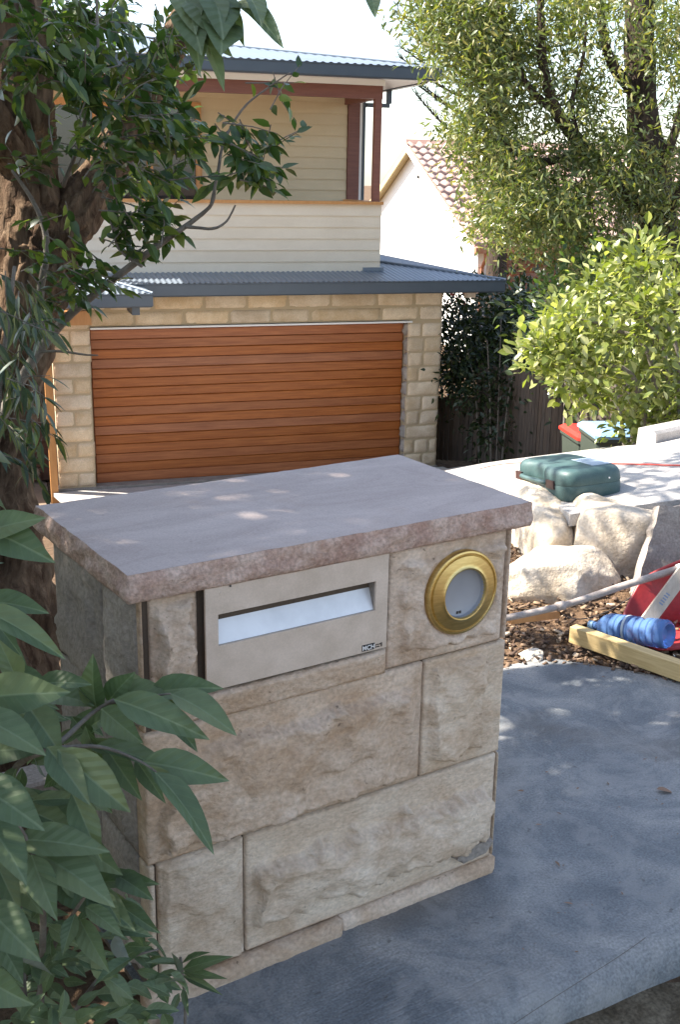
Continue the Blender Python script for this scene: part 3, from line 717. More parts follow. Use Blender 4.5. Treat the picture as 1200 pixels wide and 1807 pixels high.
    for yy in (y, y+th):
        Vp += [(px0, yy, pz0), (px1, yy, pz0), (px1, yy, pz1), (px0, yy, pz1), (sx0, yy, sz0), (sx1, yy, sz0), (sx1, yy, sz1), (sx0, yy, sz1)]
    Fp = []
    for a, b in ((0, 1), (1, 2), (2, 3), (3, 0)):
        Fp.append((a, b, 4+b, 4+a)); Fp.append((8+b, 8+a, 12+a, 12+b)); Fp.append((b, a, 8+a, 8+b)); Fp.append((4+a, 4+b, 12+b, 12+a))
    plate = mesh_obj('letter_plate', Vp, Fp, M['cream'], root)
    yb = y+.034; e = .0006
    mesh_obj('chute', [(sx0+e, y+th+.0, sz0+e), (sx1-e, y+th+.0, sz0+e), (sx1-e, yb, sz1-.004), (sx0+e, yb, sz1-.004), (sx0+e, yb+.01, sz1-.02), (sx1-e, yb+.01, sz1-.02)], [(0, 1, 2, 3), (3, 2, 5, 4)], M['chute'], plate)
    mesh_obj('chute_side', [(sx1, y+th, sz0), (sx1, y+th, sz1), (sx1, yb+.02, sz1), (sx1, yb+.02, sz0), (sx0, y+th, sz0), (sx0, y+th, sz1), (sx0, yb+.02, sz1), (sx0, yb+.02, sz0)], [(0, 1, 2, 3), (7, 6, 5, 4)], M['greystone'], plate)
    boxo('chute_lid', (sx0-.01, y+th+.001, sz1+.001), (sx1+.01, yb+.03, sz1+.004), M['cream'], plate)
    MB().lathe([(.0, -.001), (.0038, -.001), (.0042, .001)], (.196, y, .900), (0, 1, 0), 14).build('rivet', M['cream'], plate)
    MB().tube([(.215, y-.0005, .9135), (.217, y-.002, .911)], [.0022, .0018], 8).build('catch', M['cable'], plate)
    # badge
    bx0, bx1, bz0, bz1 = .5335, .5665, .7005, .7150
    bd = boxo('maker_badge', (bx0, y-.0012, bz0), (bx1, y-.0001, bz1), M['blackp'], plate)
    fc = bpy.data.curves.new('badge_letters', 'FONT'); fc.body = 'MCH'; fc.size = .0148; fc.extrude = .0002; fc.align_x = 'CENTER'; fc.offset = .00035
    fo = bpy.data.objects.new('tmp_font', fc); C.objects.link(fo); bpy.context.view_layer.update()
    me = bpy.data.meshes.new_from_object(fo.evaluated_get(bpy.context.evaluated_depsgraph_get())); bpy.data.objects.remove(fo)
    me.materials.clear(); me.materials.append(M['whitep'])
    lo = bpy.data.objects.new('badge_letters', me); C.objects.link(lo); lo.parent = bd
    lo.rotation_euler = (math.pi/2, 0, 0); lo.location = ((bx0+bx1)/2, y-.0016, bz0+.0020)
    mb = MB()
    for k in range(5): mb.box((.5685+.0036*k, y-.0006, .7075), (.5685+.0036*k+.0026, y-.0001, .7095+.0008*(k % 2)))
    for k in range(3): mb.box((.5685+.004*k, y-.0006, .7025), (.5685+.004*k+.0034, y-.0001, .7048))
    mb.box((.5832, y-.0006, .7020), (.5862, y-.0001, .7115)); mb.build('small_print', M['blackp'], plate)
    # newspaper tube and brass ring
    cx, cz = .803, .787
    ty = Y0-.014
    prof = [(.0995, .010), (.1005, -.002), (.0985, -.0065), (.0945, -.0075), (.0925, -.0045), (.0895, -.0045), (.0880, -.0085), (.0700, -.0125), (.0640, -.0135), (.0615, -.0155), (.0590, -.0150), (.0575, -.0120), (.0575, .012)]
    ring = MB().lathe(prof, (cx, ty, cz), (0, 1, 0), 72, close=False).build('brass_ring', M['brass'], root, True); smooth_by_angle(ring, 35)
    tube = MB().lathe([(.0576, -.010), (.0572, .0015), (.054, .0035), (.0, .0048)], (cx, ty, cz), (0, 1, 0), 48, close=False).build('newspaper_tube', M['tubein'], root, True); smooth_by_angle(tube, 35)
    mb = MB(); mb.box((cx-.010, ty+.0018, cz-.052), (cx-.005, ty+.0045, cz-.046)); mb.box((cx-.002, ty+.0018, cz-.052), (cx+.003, ty+.0045, cz-.046)); mb.build('drain_clip', M['cable'], tube)
pillar()
# ================================================================== GARAGE HOUSE
def house():
    root = thing('two_storey_house', 'cream weatherboard house over a sandstone garage with timber slat door', 'house', HO, rz=HT)
    def B(name, a, b, m_, par=root, bev=0.0): return boxo(name, a, b, M[m_] if isinstance(m_, str) else m_, par, bev, world=False)
    sd = [500]
    # --- stone front as a part, each stone a sub-part
    fv = -.185; ft = 2.74
    wall = MB()
    wall.box((-.57, fv, -.05), (-.06, .06, ft)); wall.box((4.70, fv, -.05), (5.225, 3.2, ft)); wall.box((-.06, fv, 2.29), (4.70, .06, ft))
    wo = wall.build('stone_front', M['hmortar'], root, world=False)
    def stone(u0, u1, z0, z1, v=fv, bulge=.020, gap=.0035):
        sd[0] += 1
        return rock_stone('stone', wo, (u0+gap, v, z0+gap), (1, 0, 0), (0, 0, 1), u1-u0-2*gap, z1-z0-2*gap, .03, M['hstone'], bulge, sd[0], max(.035, (u1-u0)/12), .012, world=False, fine=.004, rnd=.006, cs=9.0, chip=.6)
    rs = random.Random(3)
    # left pier: alternating two / one stones
    zz = [.0, .21, .44, .66, .89, 1.12, 1.35, 1.58, 1.80, 2.03, 2.25]
    for k in range(10):
        ua = -.575; ub = -.045+rs.uniform(-.02, .012)
        if k % 2 == 0 or k == 9:
            s = ua+(.27 if k not in (4, 6) else .24)+rs.uniform(-.03, .03); stone(ua, s, zz[k], zz[k+1]); stone(s, ub, zz[k], zz[k+1])
        else: stone(ua, ub, zz[k], zz[k+1])
    # right pier
    pat = [[.33], [.18, .45], [.62], [.25], [.3], [], [.2], [.28], [.3], [.25]]
    for k in range(10):
        ua = 4.685+rs.uniform(-.012, .02); ub = 5.235+rs.uniform(-.004, .012); cuts = [ua]+[ua+c*.9 for c in pat[k] if c < .5]+[ub]
        for a, b in zip(cuts[:-1], cuts[1:]): stone(a, b, zz[k], zz[k+1])
        # jamb stone turned into the opening
        sd[0] += 1
        rock_stone('jamb_stone', wo, (4.70, -.01, zz[k]+.006), (0, -1, 0), (0, 0, 1), .165, zz[k+1]-zz[k]-.012, .03, M['greystone'], .045, sd[0], .045, .02, world=False, fine=.01)
        sd[0] += 1
        rock_stone('end_stone', wo, (5.225, fv+.02, zz[k]+.006), (0, 1, 0), (0, 0, 1), .5, zz[k+1]-zz[k]-.012, .02, M['hstone'], .02, sd[0], .06, .02, world=False, fine=.004)
    # header courses
    def course(z0, z1, u0, u1, ws):
        u = u0
        for w_ in ws:
            b = min(u+w_, u1)
            if u1-b < .12: b = u1
            stone(u, b, z0, z1); u = b
            if u >= u1-.01: break
        if u < u1-.01: stone(u, u1, z0, z1)
    course(2.285, 2.50, -.045, 5.235, [.62, .70, .66, .62, .58, 1.12, .60, .9, .9])
    stone(-.575, -.045, 2.25, 2.50)
    course(2.50, 2.735, -.575, 5.235, [.80, .62, .72, .63, .60, .66, .72, .6, .42])
    # hollow weathered pit in one header stone
    B('base_course', (-.60, fv-.03, -.16), (-.04, .02, -.005), 'greystone')
    B('base_course', (4.69, fv-.03, -.16), (5.25, .02, -.005), 'greystone')
    B('lintel_flashing', (-.04, fv-.045, 2.255), (4.74, .05, 2.280), 'white')
    # --- door of slats
    dr = B('garage_door', (-.03, .032, -.02), (4.69, .06, 2.26), 'cedar')
    n = 16; hh = 2.215/n
    for k in range(n):
        z0 = .012+k*hh; V = [(-.02, .006, z0+.003), (4.68, .006, z0+.003), (4.68, .006, z0+hh-.016), (-.02, .006, z0+hh-.016), (-.02, .030, z0), (4.68, .030, z0), (4.68, .030, z0+hh-.002), (-.02, .030, z0+hh-.002)]
        F = [(0, 1, 2, 3), (0, 4, 5, 1), (1, 5, 6, 2), (2, 6, 7, 3), (3, 7, 4, 0)]
        mesh_obj('slat', V, F, M['cedar'], dr, world=False)
    B('threshold', (-.04, -.18, -.16), (4.69, .06, -.012), 'greystone')
    # --- timber corner post and portico
    B('timber_post', (-.70, -.36, -.20), (-.60, -.22, 2.34), 'orange')
    B('portico_beam', (-3.2, -.42, 2.345), (-.04, -.30, 2.535), 'orange')
    # left recessed entry
    pw = B('entry_wall', (-4.5, .86, -.14), (-.62, .92, 2.7), 'darkwood')
    for k in range(14): B('cladding_board', (-4.5, .835, -.12+k*.195), (-.63, .862, .065+k*.195), 'darkwood', pw)
    B('entry_side', (-.60, .03, -.1), (-.57, .86, 2.7), 'darkwood')
    vt = B('floor_vent', (-1.12, .80, -.10), (-.78, .834, .0), 'grille')
    for k in range(4): B('vent_bar', (-1.12, .790, -.09+k*.024), (-.78, .799, -.078+k*.024), 'darkwood', vt)
    B('entry_floor', (-4.5, -1.6, -.3), (-.71, .95, -.17), 'deck')
    # --- gutters
    def gutter(name, pts, z0, z1, wd=.11, ret=None):
        """profile run along pts in plan (outer edge), wd inwards to the left of travel"""
        mb = MB(); pr = [(0, z0+.02), (0, z1-.02), (-.012, z1-.012), (-.012, z1), (.012, z1), (.02, z0+.05), (wd, z0+.05), (wd, z0), (.02, z0)]
        V = []; F = []
        for i, p in enumerate(pts):
            p = np.array(p, float)
            d0 = unit(np.array(pts[i])-np.array(pts[i-1])) if i else unit(np.array(pts[1])-np.array(pts[0]))
            d1 = unit(np.array(pts[i+1])-np.array(pts[i])) if i < len(pts)-1 else d0
            n0 = np.array([-d0[1], d0[0]]); n1 = np.array([-d1[1], d1[0]]); nb = unit(n0+n1); nb = nb/max(.3, nb@n0)
            for o_, z in pr: q = p+nb*o_; V.append((q[0], q[1], z))
        k = len(pr)
        for i in range(len(pts)-1):
            for j in range(k): F.append((i*k+j, (i+1)*k+j, (i+1)*k+(j+1) % k, i*k+(j+1) % k))
        F.append(tuple(range(k))); F.append(tuple(range(len(pts)*k-1, len(pts)*k-k-1, -1)))
        return mesh_obj(name, V, F, M['gutter'], root, world=False)
    gutter('gutter', [(.30, -.80), (5.97, -.80), (5.97, 6)], 2.745, 2.925)
    gutter('portico_gutter', [(-3.2, -1.50), (.655, -1.50), (.655, -.83)], 2.69, 2.865)
    B('soffit', (-.5, -.69, 2.742), (5.86, -.19, 2.752), 'gutter'); B('soffit', (5.24, -.18, 2.742), (5.86, 6, 2.752), 'gutter')
    B('soffit', (-3.2, -1.39, 2.70), (.54, -.45, 2.712), 'gutter')
    B('fascia_return', (.40, -1.36, 2.58), (.50, -.79, 2.695), 'gutter')
    # --- corrugated roofs: one sheet per plane
    def corrugated(name, ulist, lo, hi, zf, swap=False, amp=.009, rows=2):
        V = []; F = []
        for i, u in enumerate(ulist):
            for r_ in range(rows):
                t = r_/(rows-1); q = lo(u)+(hi(u)-lo(u))*t
                z = zf(u, q)+amp*math.sin(2*math.pi*i/6)
                V.append((u, q, z) if not swap else (q, u, z))
        for i in range(len(ulist)-1):
            for r_ in range(rows-1):
                f = (i*rows+r_, (i+1)*rows+r_, (i+1)*rows+r_+1, i*rows+r_+1); F.append(f if not swap else f[::-1])
        return mesh_obj(name, V, F, M['roof'], root, True, world=False)
    st_ = .0127
    sl = .105
    corrugated('corrugated_roof', np.arange(-.6, 5.955, st_), lambda u: -.79, lambda u: min(.0, .0 if u < 4.27 else max(-.785, 5.97-u-.80+.0)) if u < 4.27 else max(-.785, 5.17-u), lambda u, v: 2.925+sl*(v+.80))
    corrugated('corrugated_roof', np.arange(-.78, 6, st_), lambda v: 5.96, lambda v: max(4.30, 5.17-v), lambda v, u: 2.925+sl*(5.97-u), True)
    MB().tube([(5.97, -.80, 2.935), (4.26, .91, 3.12)], .02, 6).build('hip_capping', M['roof'], root, world=False)
    B('apron_flashing', (4.0, -.03, 3.005), (4.32, .0, 3.06), 'roof')
    ps = .25
    corrugated('corrugated_roof', np.arange(-3.2, .645, st_), lambda u: -1.49, lambda u: min(-.45, .655-u-1.50+.0) if u > -.395 else -.45, lambda u, v: 2.865+ps*(v+1.50))
    corrugated('corrugated_roof', np.arange(-1.48, -.45, st_), lambda v: .645, lambda v: min(.64, .655-(v+1.50)), lambda v, u: 2.865+ps*(.655-u), True)
    MB().tube([(.655, -1.50, 2.872), (-.395, -.45, 3.135)], .02, 6).build('hip_capping', M['roof'], root, world=False)
    # --- upper storey: weatherboard parapet
    pb = B('parapet', (-1.0, .012, 2.70), (4.258, .10, 3.965), 'board')
    for k in range(6):
        z0 = 2.985+k*.163; V = [(-1.0, -.012, z0), (4.27, -.012, z0), (4.27, .004, z0+.163), (-1.0, .004, z0+.163), (-1.0, .014, z0), (4.27, .014, z0), (4.27, .014, z0+.163), (-1.0, .014, z0+.163)]
        mesh_obj('weatherboard', V, [(0, 1, 2, 3), (0, 4, 5, 1), (1, 5, 6, 2), (3, 2, 6, 7), (0, 3, 7, 4)], M['board'], pb, world=False)
    sp = B('side_parapet', (4.16, .10, 2.70), (4.256, 1.62, 3.965), 'board')
    for k in range(6): B('weatherboard', (4.256, .0, 2.985+k*.163), (4.272, 1.62, 2.985+k*.163+.158), 'board', sp)
    B('top_rail', (-1.0, -.05, 3.963), (4.285, .12, 4.005), 'orange'); B('top_rail', (4.15, .12, 3.963), (4.285, 1.6, 4.005), 'orange')
    # posts and beam
    B('corner_post', (4.135, -.01, 4.005), (4.235, .09, 5.42), 'merbau')
    B('corner_post', (-1.0, -.01, 4.005), (-.9, .09, 5.42), 'merbau')
    B('beam', (-1.0, -.02, 5.42), (4.24, .075, 5.595), 'merbau'); B('beam', (4.15, .075, 5.42), (4.235, 1.5, 5.595), 'merbau')
    B('fascia_strip', (-1.0, -.03, 5.597), (4.27, .06, 5.685), 'white')
    # recessed wall
    rw = B('rear_wall', (-1.0, 1.515, 3.0), (4.205, 1.60, 5.62), 'board2')
    for k in range(16):
        z0 = 3.0+k*.163; V = []
        for (ua, ub) in ((-1.0, -.53), (1.89, 4.20)) if 3.3 < z0 < 5.2 else ((-1.0, 4.20),):
            V = [(ua, 1.488, z0), (ub, 1.488, z0), (ub, 1.504, z0+.163), (ua, 1.504, z0+.163), (ua, 1.516, z0), (ub, 1.516, z0), (ub, 1.516, z0+.163), (ua, 1.516, z0+.163)]
            mesh_obj('weatherboard', V, [(0, 1, 2, 3), (0, 4, 5, 1), (1, 5, 6, 2), (3, 2, 6, 7), (0, 3, 7, 4)], M['board2'], rw, world=False)
    B('corner_board', (4.208, 1.47, 3.0), (4.40, 1.62, 5.46), 'merbau')
    B('corner_trim', (4.402, 1.50, 3.0), (4.45, 1.62, 5.46), 'white')
    B('downpipe', (4.475, 1.52, 3.2), (4.51, 1.60, 5.60), 'gutter')
    # timber window
    wf = MB()
    u0, u1, z0, z1 = -.52, 1.88, 3.55, 5.37
    wf.box((u0, 1.44, z0), (u0+.09, 1.51, z1)); wf.box((u1-.09, 1.44, z0), (u1, 1.51, z1)); wf.box((u0+.09, 1.44, z1-.10), (u1-.09, 1.51, z1)); wf.box((u0+.09, 1.44, z0), (u1-.09, 1.51, z0+.1))
    wo2 = wf.build('window', M['orange'], root, world=False)
    for a in (.28, 1.05): B('mullion', (a, 1.45, z0+.1), (a+.09, 1.508, z1-.10), 'orange', wo2)
    B('transom', (1.14, 1.455, 4.62), (1.79, 1.505, 4.68), 'orange', wo2)
    for a, b in ((-.43, .28), (.37, 1.05), (1.14, 1.79)): B('pane', (a, 1.485, z0+.1), (b, 1.492, z1-.10), 'glass', wo2)
    B('veranda_floor', (-1.0, .10, 2.9), (4.15, 1.5, 2.98), 'deck')
    B('veranda_ceiling', (-1.0, .08, 5.61), (4.14, 1.5, 5.63), 'white')
    # --- main roof
    gv = -.5; gu = 4.97
    gutter('upper_gutter', [(-1.4, gv), (gu, gv), (gu, 5.5)], 5.655, 5.825)
    B('eave_soffit', (-1.4, gv+.11, 5.672), (4.86, -.031, 5.684), 'white'); B('eave_soffit', (4.275, -.029, 5.672), (4.86, 5.5, 5.684), 'white')
    B('rear_downpipe', (4.52, 1.5, 5.40), (4.9, 1.57, 5.46), 'gutter'); B('rear_downpipe', (4.86, 1.5, 5.46), (4.93, 1.57, 5.66), 'gutter')
    ms = .16
    corrugated('main_roof', np.arange(-1.4, gu-.02, .0127*1.5), lambda u: gv+.01, lambda u: min(3.2, gu-u+gv), lambda u, v: 5.83+ms*(v-gv), rows=3)
    corrugated('main_roof', np.arange(gv, 5.5, .0127*1.5), lambda v: gu-.01, lambda v: max(gu-3.7, gu-(v-gv)), lambda v, u: 5.83+ms*(gu-u), True, rows=3)
    MB().tube([(gu, gv, 5.84), (gu-3.7, gv+3.7, 5.84+ms*3.7)], .022, 6).build('hip_capping', M['roof'], root, world=False)
    # solid bulk behind so the house casts its true shade
    B('rear_block', (-1.0, 1.62, 2.95), (4.2, 7.0, 5.66), 'board2'); B('lower_block', (-.55, .07, -.1), (4.69, .2, 2.7), 'hmortar')
    B('side_wall', (4.72, 3.2, -.2), (5.22, 7.0, 2.74), 'board2'); B('back_wall', (-4.5, 6.9, -.2), (4.7, 7.0, 2.9), 'board2')
    B('floor_slab', (-4.5, 1.0, 2.74), (5.2, 7, 2.9), 'board2'); B('left_wall', (-4.5, .95, -.2), (-4.4, 6.9, 2.74), 'board2')
    B('vent_box', (5.42, -.66, 2.66), (5.56, -.56, 2.742), 'cream')
house()
# ================================================================== NEIGHBOURING HOUSE
def neighbour():
    A = np.array([19.76, 26.31, 2.71]); E_ = np.array([18.03, 20.91, .12])
    gd = unit(np.array([E_[0]-A[0], E_[1]-A[1], 0])); rd = np.array([-gd[1], gd[0], 0]);
    if rd[0] < 0: rd = -rd
    span = np.linalg.norm((E_-A)[:2]); rise = A[2]-E_[2]
    root = thing('tile_roof_house', 'white gabled house with terracotta tile roof behind the big tree', 'house', (A[0], A[1], -3.0))
    W = lambda g, r, z: A*np.array([1, 1, 0])+gd*g+rd*r+np.array([0, 0, z])
    o = .30
    # gable wall: a slab 0.25 thick
    ge = span-.35; zt = lambda g: A[2]-.16-abs(g)*rise/span
    V = []
    for r in (o, o+.25): V += [W(-ge, r, -3.2), W(ge, r, -3.2), W(ge, r, zt(ge)), W(0, r, zt(0)), W(-ge, r, zt(-ge))]
    mesh_obj('gable_wall', V, [(4, 3, 2, 1, 0), (5, 6, 7, 8, 9)]+[(i, (i+1) % 5, 5+(i+1) % 5, 5+i) for i in range(5)], M['render'], root)
    MB().tube([W(.35, o-.01, 1.75), W(.35, o-.05, 1.75)], .05, 8).build('wall_vent', M['grille'], root)
    # barges
    for s, m_ in ((1, 'white'), (-1, 'tanwall')):
        a0, a1 = W(0, 0, A[2]-.04), W(s*(span+.1), 0, A[2]-.04-(span+.1)*rise/span)
        V = []
        for r in (0, .04):
            for p in (a0, a1):
                for dz in (0, -.22): V.append(p+rd*r+np.array([0, 0, dz]))
        mesh_obj('barge_board', V, [(0, 1, 3, 2), (4, 6, 7, 5), (0, 2, 6, 4), (1, 5, 7, 3), (0, 4, 5, 1), (2, 3, 7, 6)], M[m_], root)
        V = []
        for r in (.04, o+.0):
            for p in (a0, a1): V.append(p+rd*r+np.array([0, 0, -.1]))
        mesh_obj('verge_soffit', V, [(0, 1, 3, 2)], M['tanwall' if s < 0 else 'white'], root)
    # roof deck under the tiles, both slopes
    Lr = 13.0
    for s in (1, -1):
        V = [W(0, 0, A[2]-.03), W(0, Lr, A[2]-.03), W(s*(span+.15), Lr, A[2]-.03-(span+.15)*rise/span), W(s*(span+.15), 0, A[2]-.03-(span+.15)*rise/span)]
        mesh_obj('roof_deck', V, [(0, 1, 2, 3)], M['tile'], root)
    rf = MB()
    # front slope tiles
    sl = math.hypot(span, rise); dn = unit(gd*span+np.array([0, 0, -rise])); up = unit(np.cross(rd, dn)); up = up if up[2] > 0 else -up
    ny = 15; ex = (sl+.1)/ny; tw = .30
    nx = int(Lr/tw)
    tv = []; tf = []
    m_ = 7
    for j, yy in enumerate((0, .55, 1.08)):
        for i in range(m_):
            a = i/(m_-1); hgt = .035*math.sin(a*2*math.pi)+.03
            tv.append((a*1.03*tw, yy*ex, hgt+.012+.05*yy))
    for i in range(m_): tv.append((i/(m_-1)*1.03*tw, 1.08*ex, .0+.035*math.sin(i/(m_-1)*2*math.pi)))
    for j in range(3):
        for i in range(m_-1): tf.append((j*m_+i, j*m_+i+1, (j+1)*m_+i+1, (j+1)*m_+i))
    me = bpy.data.meshes.new('roof_tile'); me.from_pydata(tv, [], tf); me.materials.append(M['tile']); me.polygons.foreach_set('use_smooth', [True]*len(me.polygons)); smooth = me.update()
    roofo = rf.box((0, 0, 0), (.001, .001, .001)); 
    rr = mesh_obj('ridge_line', [W(0, -.02, A[2]-.02), W(0, Lr, A[2]-.02), W(.12, Lr, A[2]-.05), W(.12, -.02, A[2]-.05), W(0, -.02, A[2]+.10), W(0, Lr, A[2]+.10)], [(4, 5, 2, 3), (0, 4, 3), (0, 1, 5, 4)], M['tile'], root)
    cand = []
    for j in range(ny):
        for i in range(nx):
            p = A+np.array([0, 0, -.02])+dn*(j*ex)+rd*(i*tw)
            cand.append((i, j, p))
    cand.sort(key=lambda c: c[0]+c[1]*.02)
    big = cand[:290]; rest = cand[290:]
    Bm = np.eye(4); Bm[:3, 0] = rd; Bm[:3, 1] = dn; Bm[:3, 2] = up
    for i, j, p in big:
        Mx = Bm.copy(); Mx[:3, 3] = p+up*RNG.uniform(0, .006); inst('roof_tile', me, Matrix(Mx.tolist()), root, root.location)
    tv = np.array(tv); VV = []; FF = []
    for q, (i, j, p) in enumerate(rest):
        VV.append(tv@Bm[:3, :3].T+p); FF.append(np.array(tf)+q*len(tv))
    o2 = fast_mesh('tile_field', np.concatenate(VV), np.concatenate(FF), M['tile'], root); o2['kind'] = 'stuff'
    # chimney-like brick stack, eave gutter, brick side wall
    eg = span-.35; ez = A[2]-eg*rise/span-.18
    bw = mesh_obj('brick_wall', [W(eg-.02, .60, -3.2), W(eg-.02, 3.0, -3.2), W(eg-.02, 3.0, ez+.1), W(eg-.02, .60, ez+.1), W(eg-.25, .60, -3.2), W(eg-.25, 3.0, -3.2), W(eg-.25, 3.0, ez+.1), W(eg-.25, .60, ez+.1)],
                  [(0, 1, 2, 3), (0, 4, 5, 1), (1, 5, 6, 2), (3, 7, 4, 0)], M['hmortar'], root)
    k = 0
    for row in range(16):
        z = ez+.02-row*.086
        off = .12 if row % 2 else 0
        for c in range(10):
            r0 = .60+c*.24-off; r1 = r0+.23
            r0 = max(r0, .60); r1 = min(r1, 2.995)
            if r1-r0 < .05: continue
            V = []
            for g in (eg-.0, eg-.02):
                V += [W(g, r0, z), W(g, r1, z), W(g, r1, z+.076), W(g, r0, z+.076)]
            mesh_obj('brick', V, [(0, 1, 2, 3), (0, 4, 5, 1), (1, 5, 6, 2), (2, 6, 7, 3), (3, 7, 4, 0)], M['brick'], bw); k += 1
    mesh_obj('side_wall', [W(eg-.3, 3.0, -3.2), W(eg-.3, 12.5, -3.2), W(eg-.3, 12.5, ez+.1), W(eg-.3, 3.0, ez+.1)], [(0, 1, 2, 3)], M['tanwall'], root)
    gt = MB(); g1 = span+.15; gz_ = A[2]-g1*rise/span
    V = [W(g1+a, r, gz_+b) for r in (0, Lr) for a, b in ((-.05, -.16), (.09, -.16), (.09, -.02), (-.05, -.02))]
    mesh_obj('eave_gutter', V, [(0, 1, 2, 3), (7, 6, 5, 4), (0, 4, 5, 1), (1, 5, 6, 2), (2, 6, 7, 3)], M['rust'], root)
    mesh_obj('eave_soffit', [W(eg, 0, gz_-.14), W(g1, 0, gz_-.14), W(g1, Lr, gz_-.14), W(eg, Lr, gz_-.14)], [(0, 1, 2, 3)], M['tanwall'], root)
    p0 = W(eg+.05, .42, gz_-.16); MB().tube([W(g1+.02, .30, gz_-.16), W(g1-.02, .32, gz_-.30), W(eg+.08, .40, gz_-.55), W(eg+.06, .42, -3.0)], .05, 8).build('downpipe', M['rust'], root)
neighbour()
# ================================================================== FENCE, BINS, KERB, HOSE
def fence():
    a = P(846, 640, 17.6); b = P(1250, 694, 13.2)
    n = 62; d = (b-a)/n; root = thing('paling_fence', 'long weathered grey paling fence shaded at its garage end and sunlit behind the lime shrub', 'fence', (a[0], a[1], a[2]-1.9))
    dh = unit(d*np.array([1, 1, 0])); nn = np.array([dh[1], -dh[0], 0]); Ld = np.linalg.norm(d[:2])
    for k in range(n):
        p = a+d*k; h = RNG.uniform(-.03, .03); w_ = Ld*.90; o = nn*RNG.uniform(0, .012)
        V = []
        for t in (0, .018):
            q = p+o+nn*t; V += [q-np.array([0, 0, 2.1]), q+dh*w_-np.array([0, 0, 2.1]), q+dh*w_+np.array([0, 0, h-.02]), q+dh*w_*.5+np.array([0, 0, h]), q+np.array([0, 0, h-.02])]
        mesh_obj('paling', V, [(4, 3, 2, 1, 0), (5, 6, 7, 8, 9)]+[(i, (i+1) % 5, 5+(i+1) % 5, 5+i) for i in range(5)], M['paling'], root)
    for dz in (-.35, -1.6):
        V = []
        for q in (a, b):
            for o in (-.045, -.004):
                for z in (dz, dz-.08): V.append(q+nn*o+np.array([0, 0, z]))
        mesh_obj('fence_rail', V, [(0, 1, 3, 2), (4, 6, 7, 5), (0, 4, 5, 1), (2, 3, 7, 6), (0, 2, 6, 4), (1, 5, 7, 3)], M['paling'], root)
    # low gate between fence and garage
    a = P(772, 700, 18.3); b = P(850, 700, 17.5); n = 9; d = (b-a)/n
    root = thing('paling_gate', 'low brown paling gate in shade beside the garage corner', 'gate', (a[0], a[1], a[2]-1.05))
    dh = unit(d*np.array([1, 1, 0])); nn = np.array([dh[1], -dh[0], 0]); Ld = np.linalg.norm(d[:2])
    for k in range(n):
        p = a+d*k; V = []
        for t in (0, .018):
            q = p+nn*t; V += [q-np.array([0, 0, 1.05]), q+dh*Ld*.86-np.array([0, 0, 1.05]), q+dh*Ld*.86, q]
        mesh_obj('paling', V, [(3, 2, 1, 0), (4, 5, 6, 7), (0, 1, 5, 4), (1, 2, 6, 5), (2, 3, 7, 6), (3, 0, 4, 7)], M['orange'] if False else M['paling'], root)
    for dz in (-.12, -.85):
        V = []
        for q in (a, b):
            for o in (-.04, -.004):
                for z in (dz, dz-.07): V.append(q+nn*o+np.array([0, 0, z]))
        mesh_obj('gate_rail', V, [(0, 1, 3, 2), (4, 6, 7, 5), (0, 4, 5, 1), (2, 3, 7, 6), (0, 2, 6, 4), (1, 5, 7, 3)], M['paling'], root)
fence()
def wheelie_bin(loc, rz, lid, label, tilt=0):
    root = thing('wheelie_bin', label, 'bin', loc, 'wheelie bins by the fence', rz)
    V = []; rings = [(.04, .20, .22), (.10, .215, .24), (.90, .265, .32), (.93, .285, .335), (.965, .285, .335)]
    for z, a, b in rings:
        for x, y in ((-a, -b+.03), (-a+.03, -b), (a-.03, -b), (a, -b+.03), (a, b-.03), (a-.03, b), (-a+.03, b), (-a, b-.03)): V.append((x, y, z))
    F = [(k*8+j, k*8+(j+1) % 8, k*8+8+(j+1) % 8, k*8+8+j) for k in range(4) for j in range(8)]+[tuple(range(7, -1, -1)), tuple(range(32, 40))]
    mesh_obj('body', V, F, M['binbody'], root, world=False)
    V = []
    for z, a, b, y0 in ((.967, .292, .345, 0), (1.0, .292, .345, 0), (1.035, .25, .29, .01), (1.045, .18, .2, .01)):
        for x, y in ((-a, -b+.04), (-a+.04, -b), (a-.04, -b), (a, -b+.04), (a, b), (-a, b)): V.append((x, y+y0, z))
    F = [(k*6+j, k*6+(j+1) % 6, k*6+6+(j+1) % 6, k*6+6+j) for k in range(3) for j in range(6)]+[tuple(range(5, -1, -1)), tuple(range(18, 24))]
    mesh_obj('lid', V, F, M[lid], root, world=False)
    for s in (-1, 1):
        MB().lathe([(.02, -.025), (.1, -.025), (.1, .025), (.02, .025)], (s*.24, .30, .10), (1, 0, 0), 16).build('wheel', M['rubber'], root, world=False)
    MB().tube([(-.22, .40, .95), (.22, .40, .95)], .016, 8).tube([(-.2, .33, .93), (-.2, .40, .95)], .014, 6).tube([(.2, .33, .93), (.2, .40, .95)], .014, 6).build('handle', M['binbody'], root, world=False)
bz = P(1047, 753, 13.0); wheelie_bin((bz[0], bz[1], bz[2]-1.06), YAW*-1+.15, 'redlid', 'dark wheelie bin with a red lid standing behind the driveway')
bz = P(1082, 749, 12.3); wheelie_bin((bz[0], bz[1], bz[2]-1.06), -YAW+.1, 'bluelid', 'dark wheelie bin with a blue lid half hidden by lime leaves')
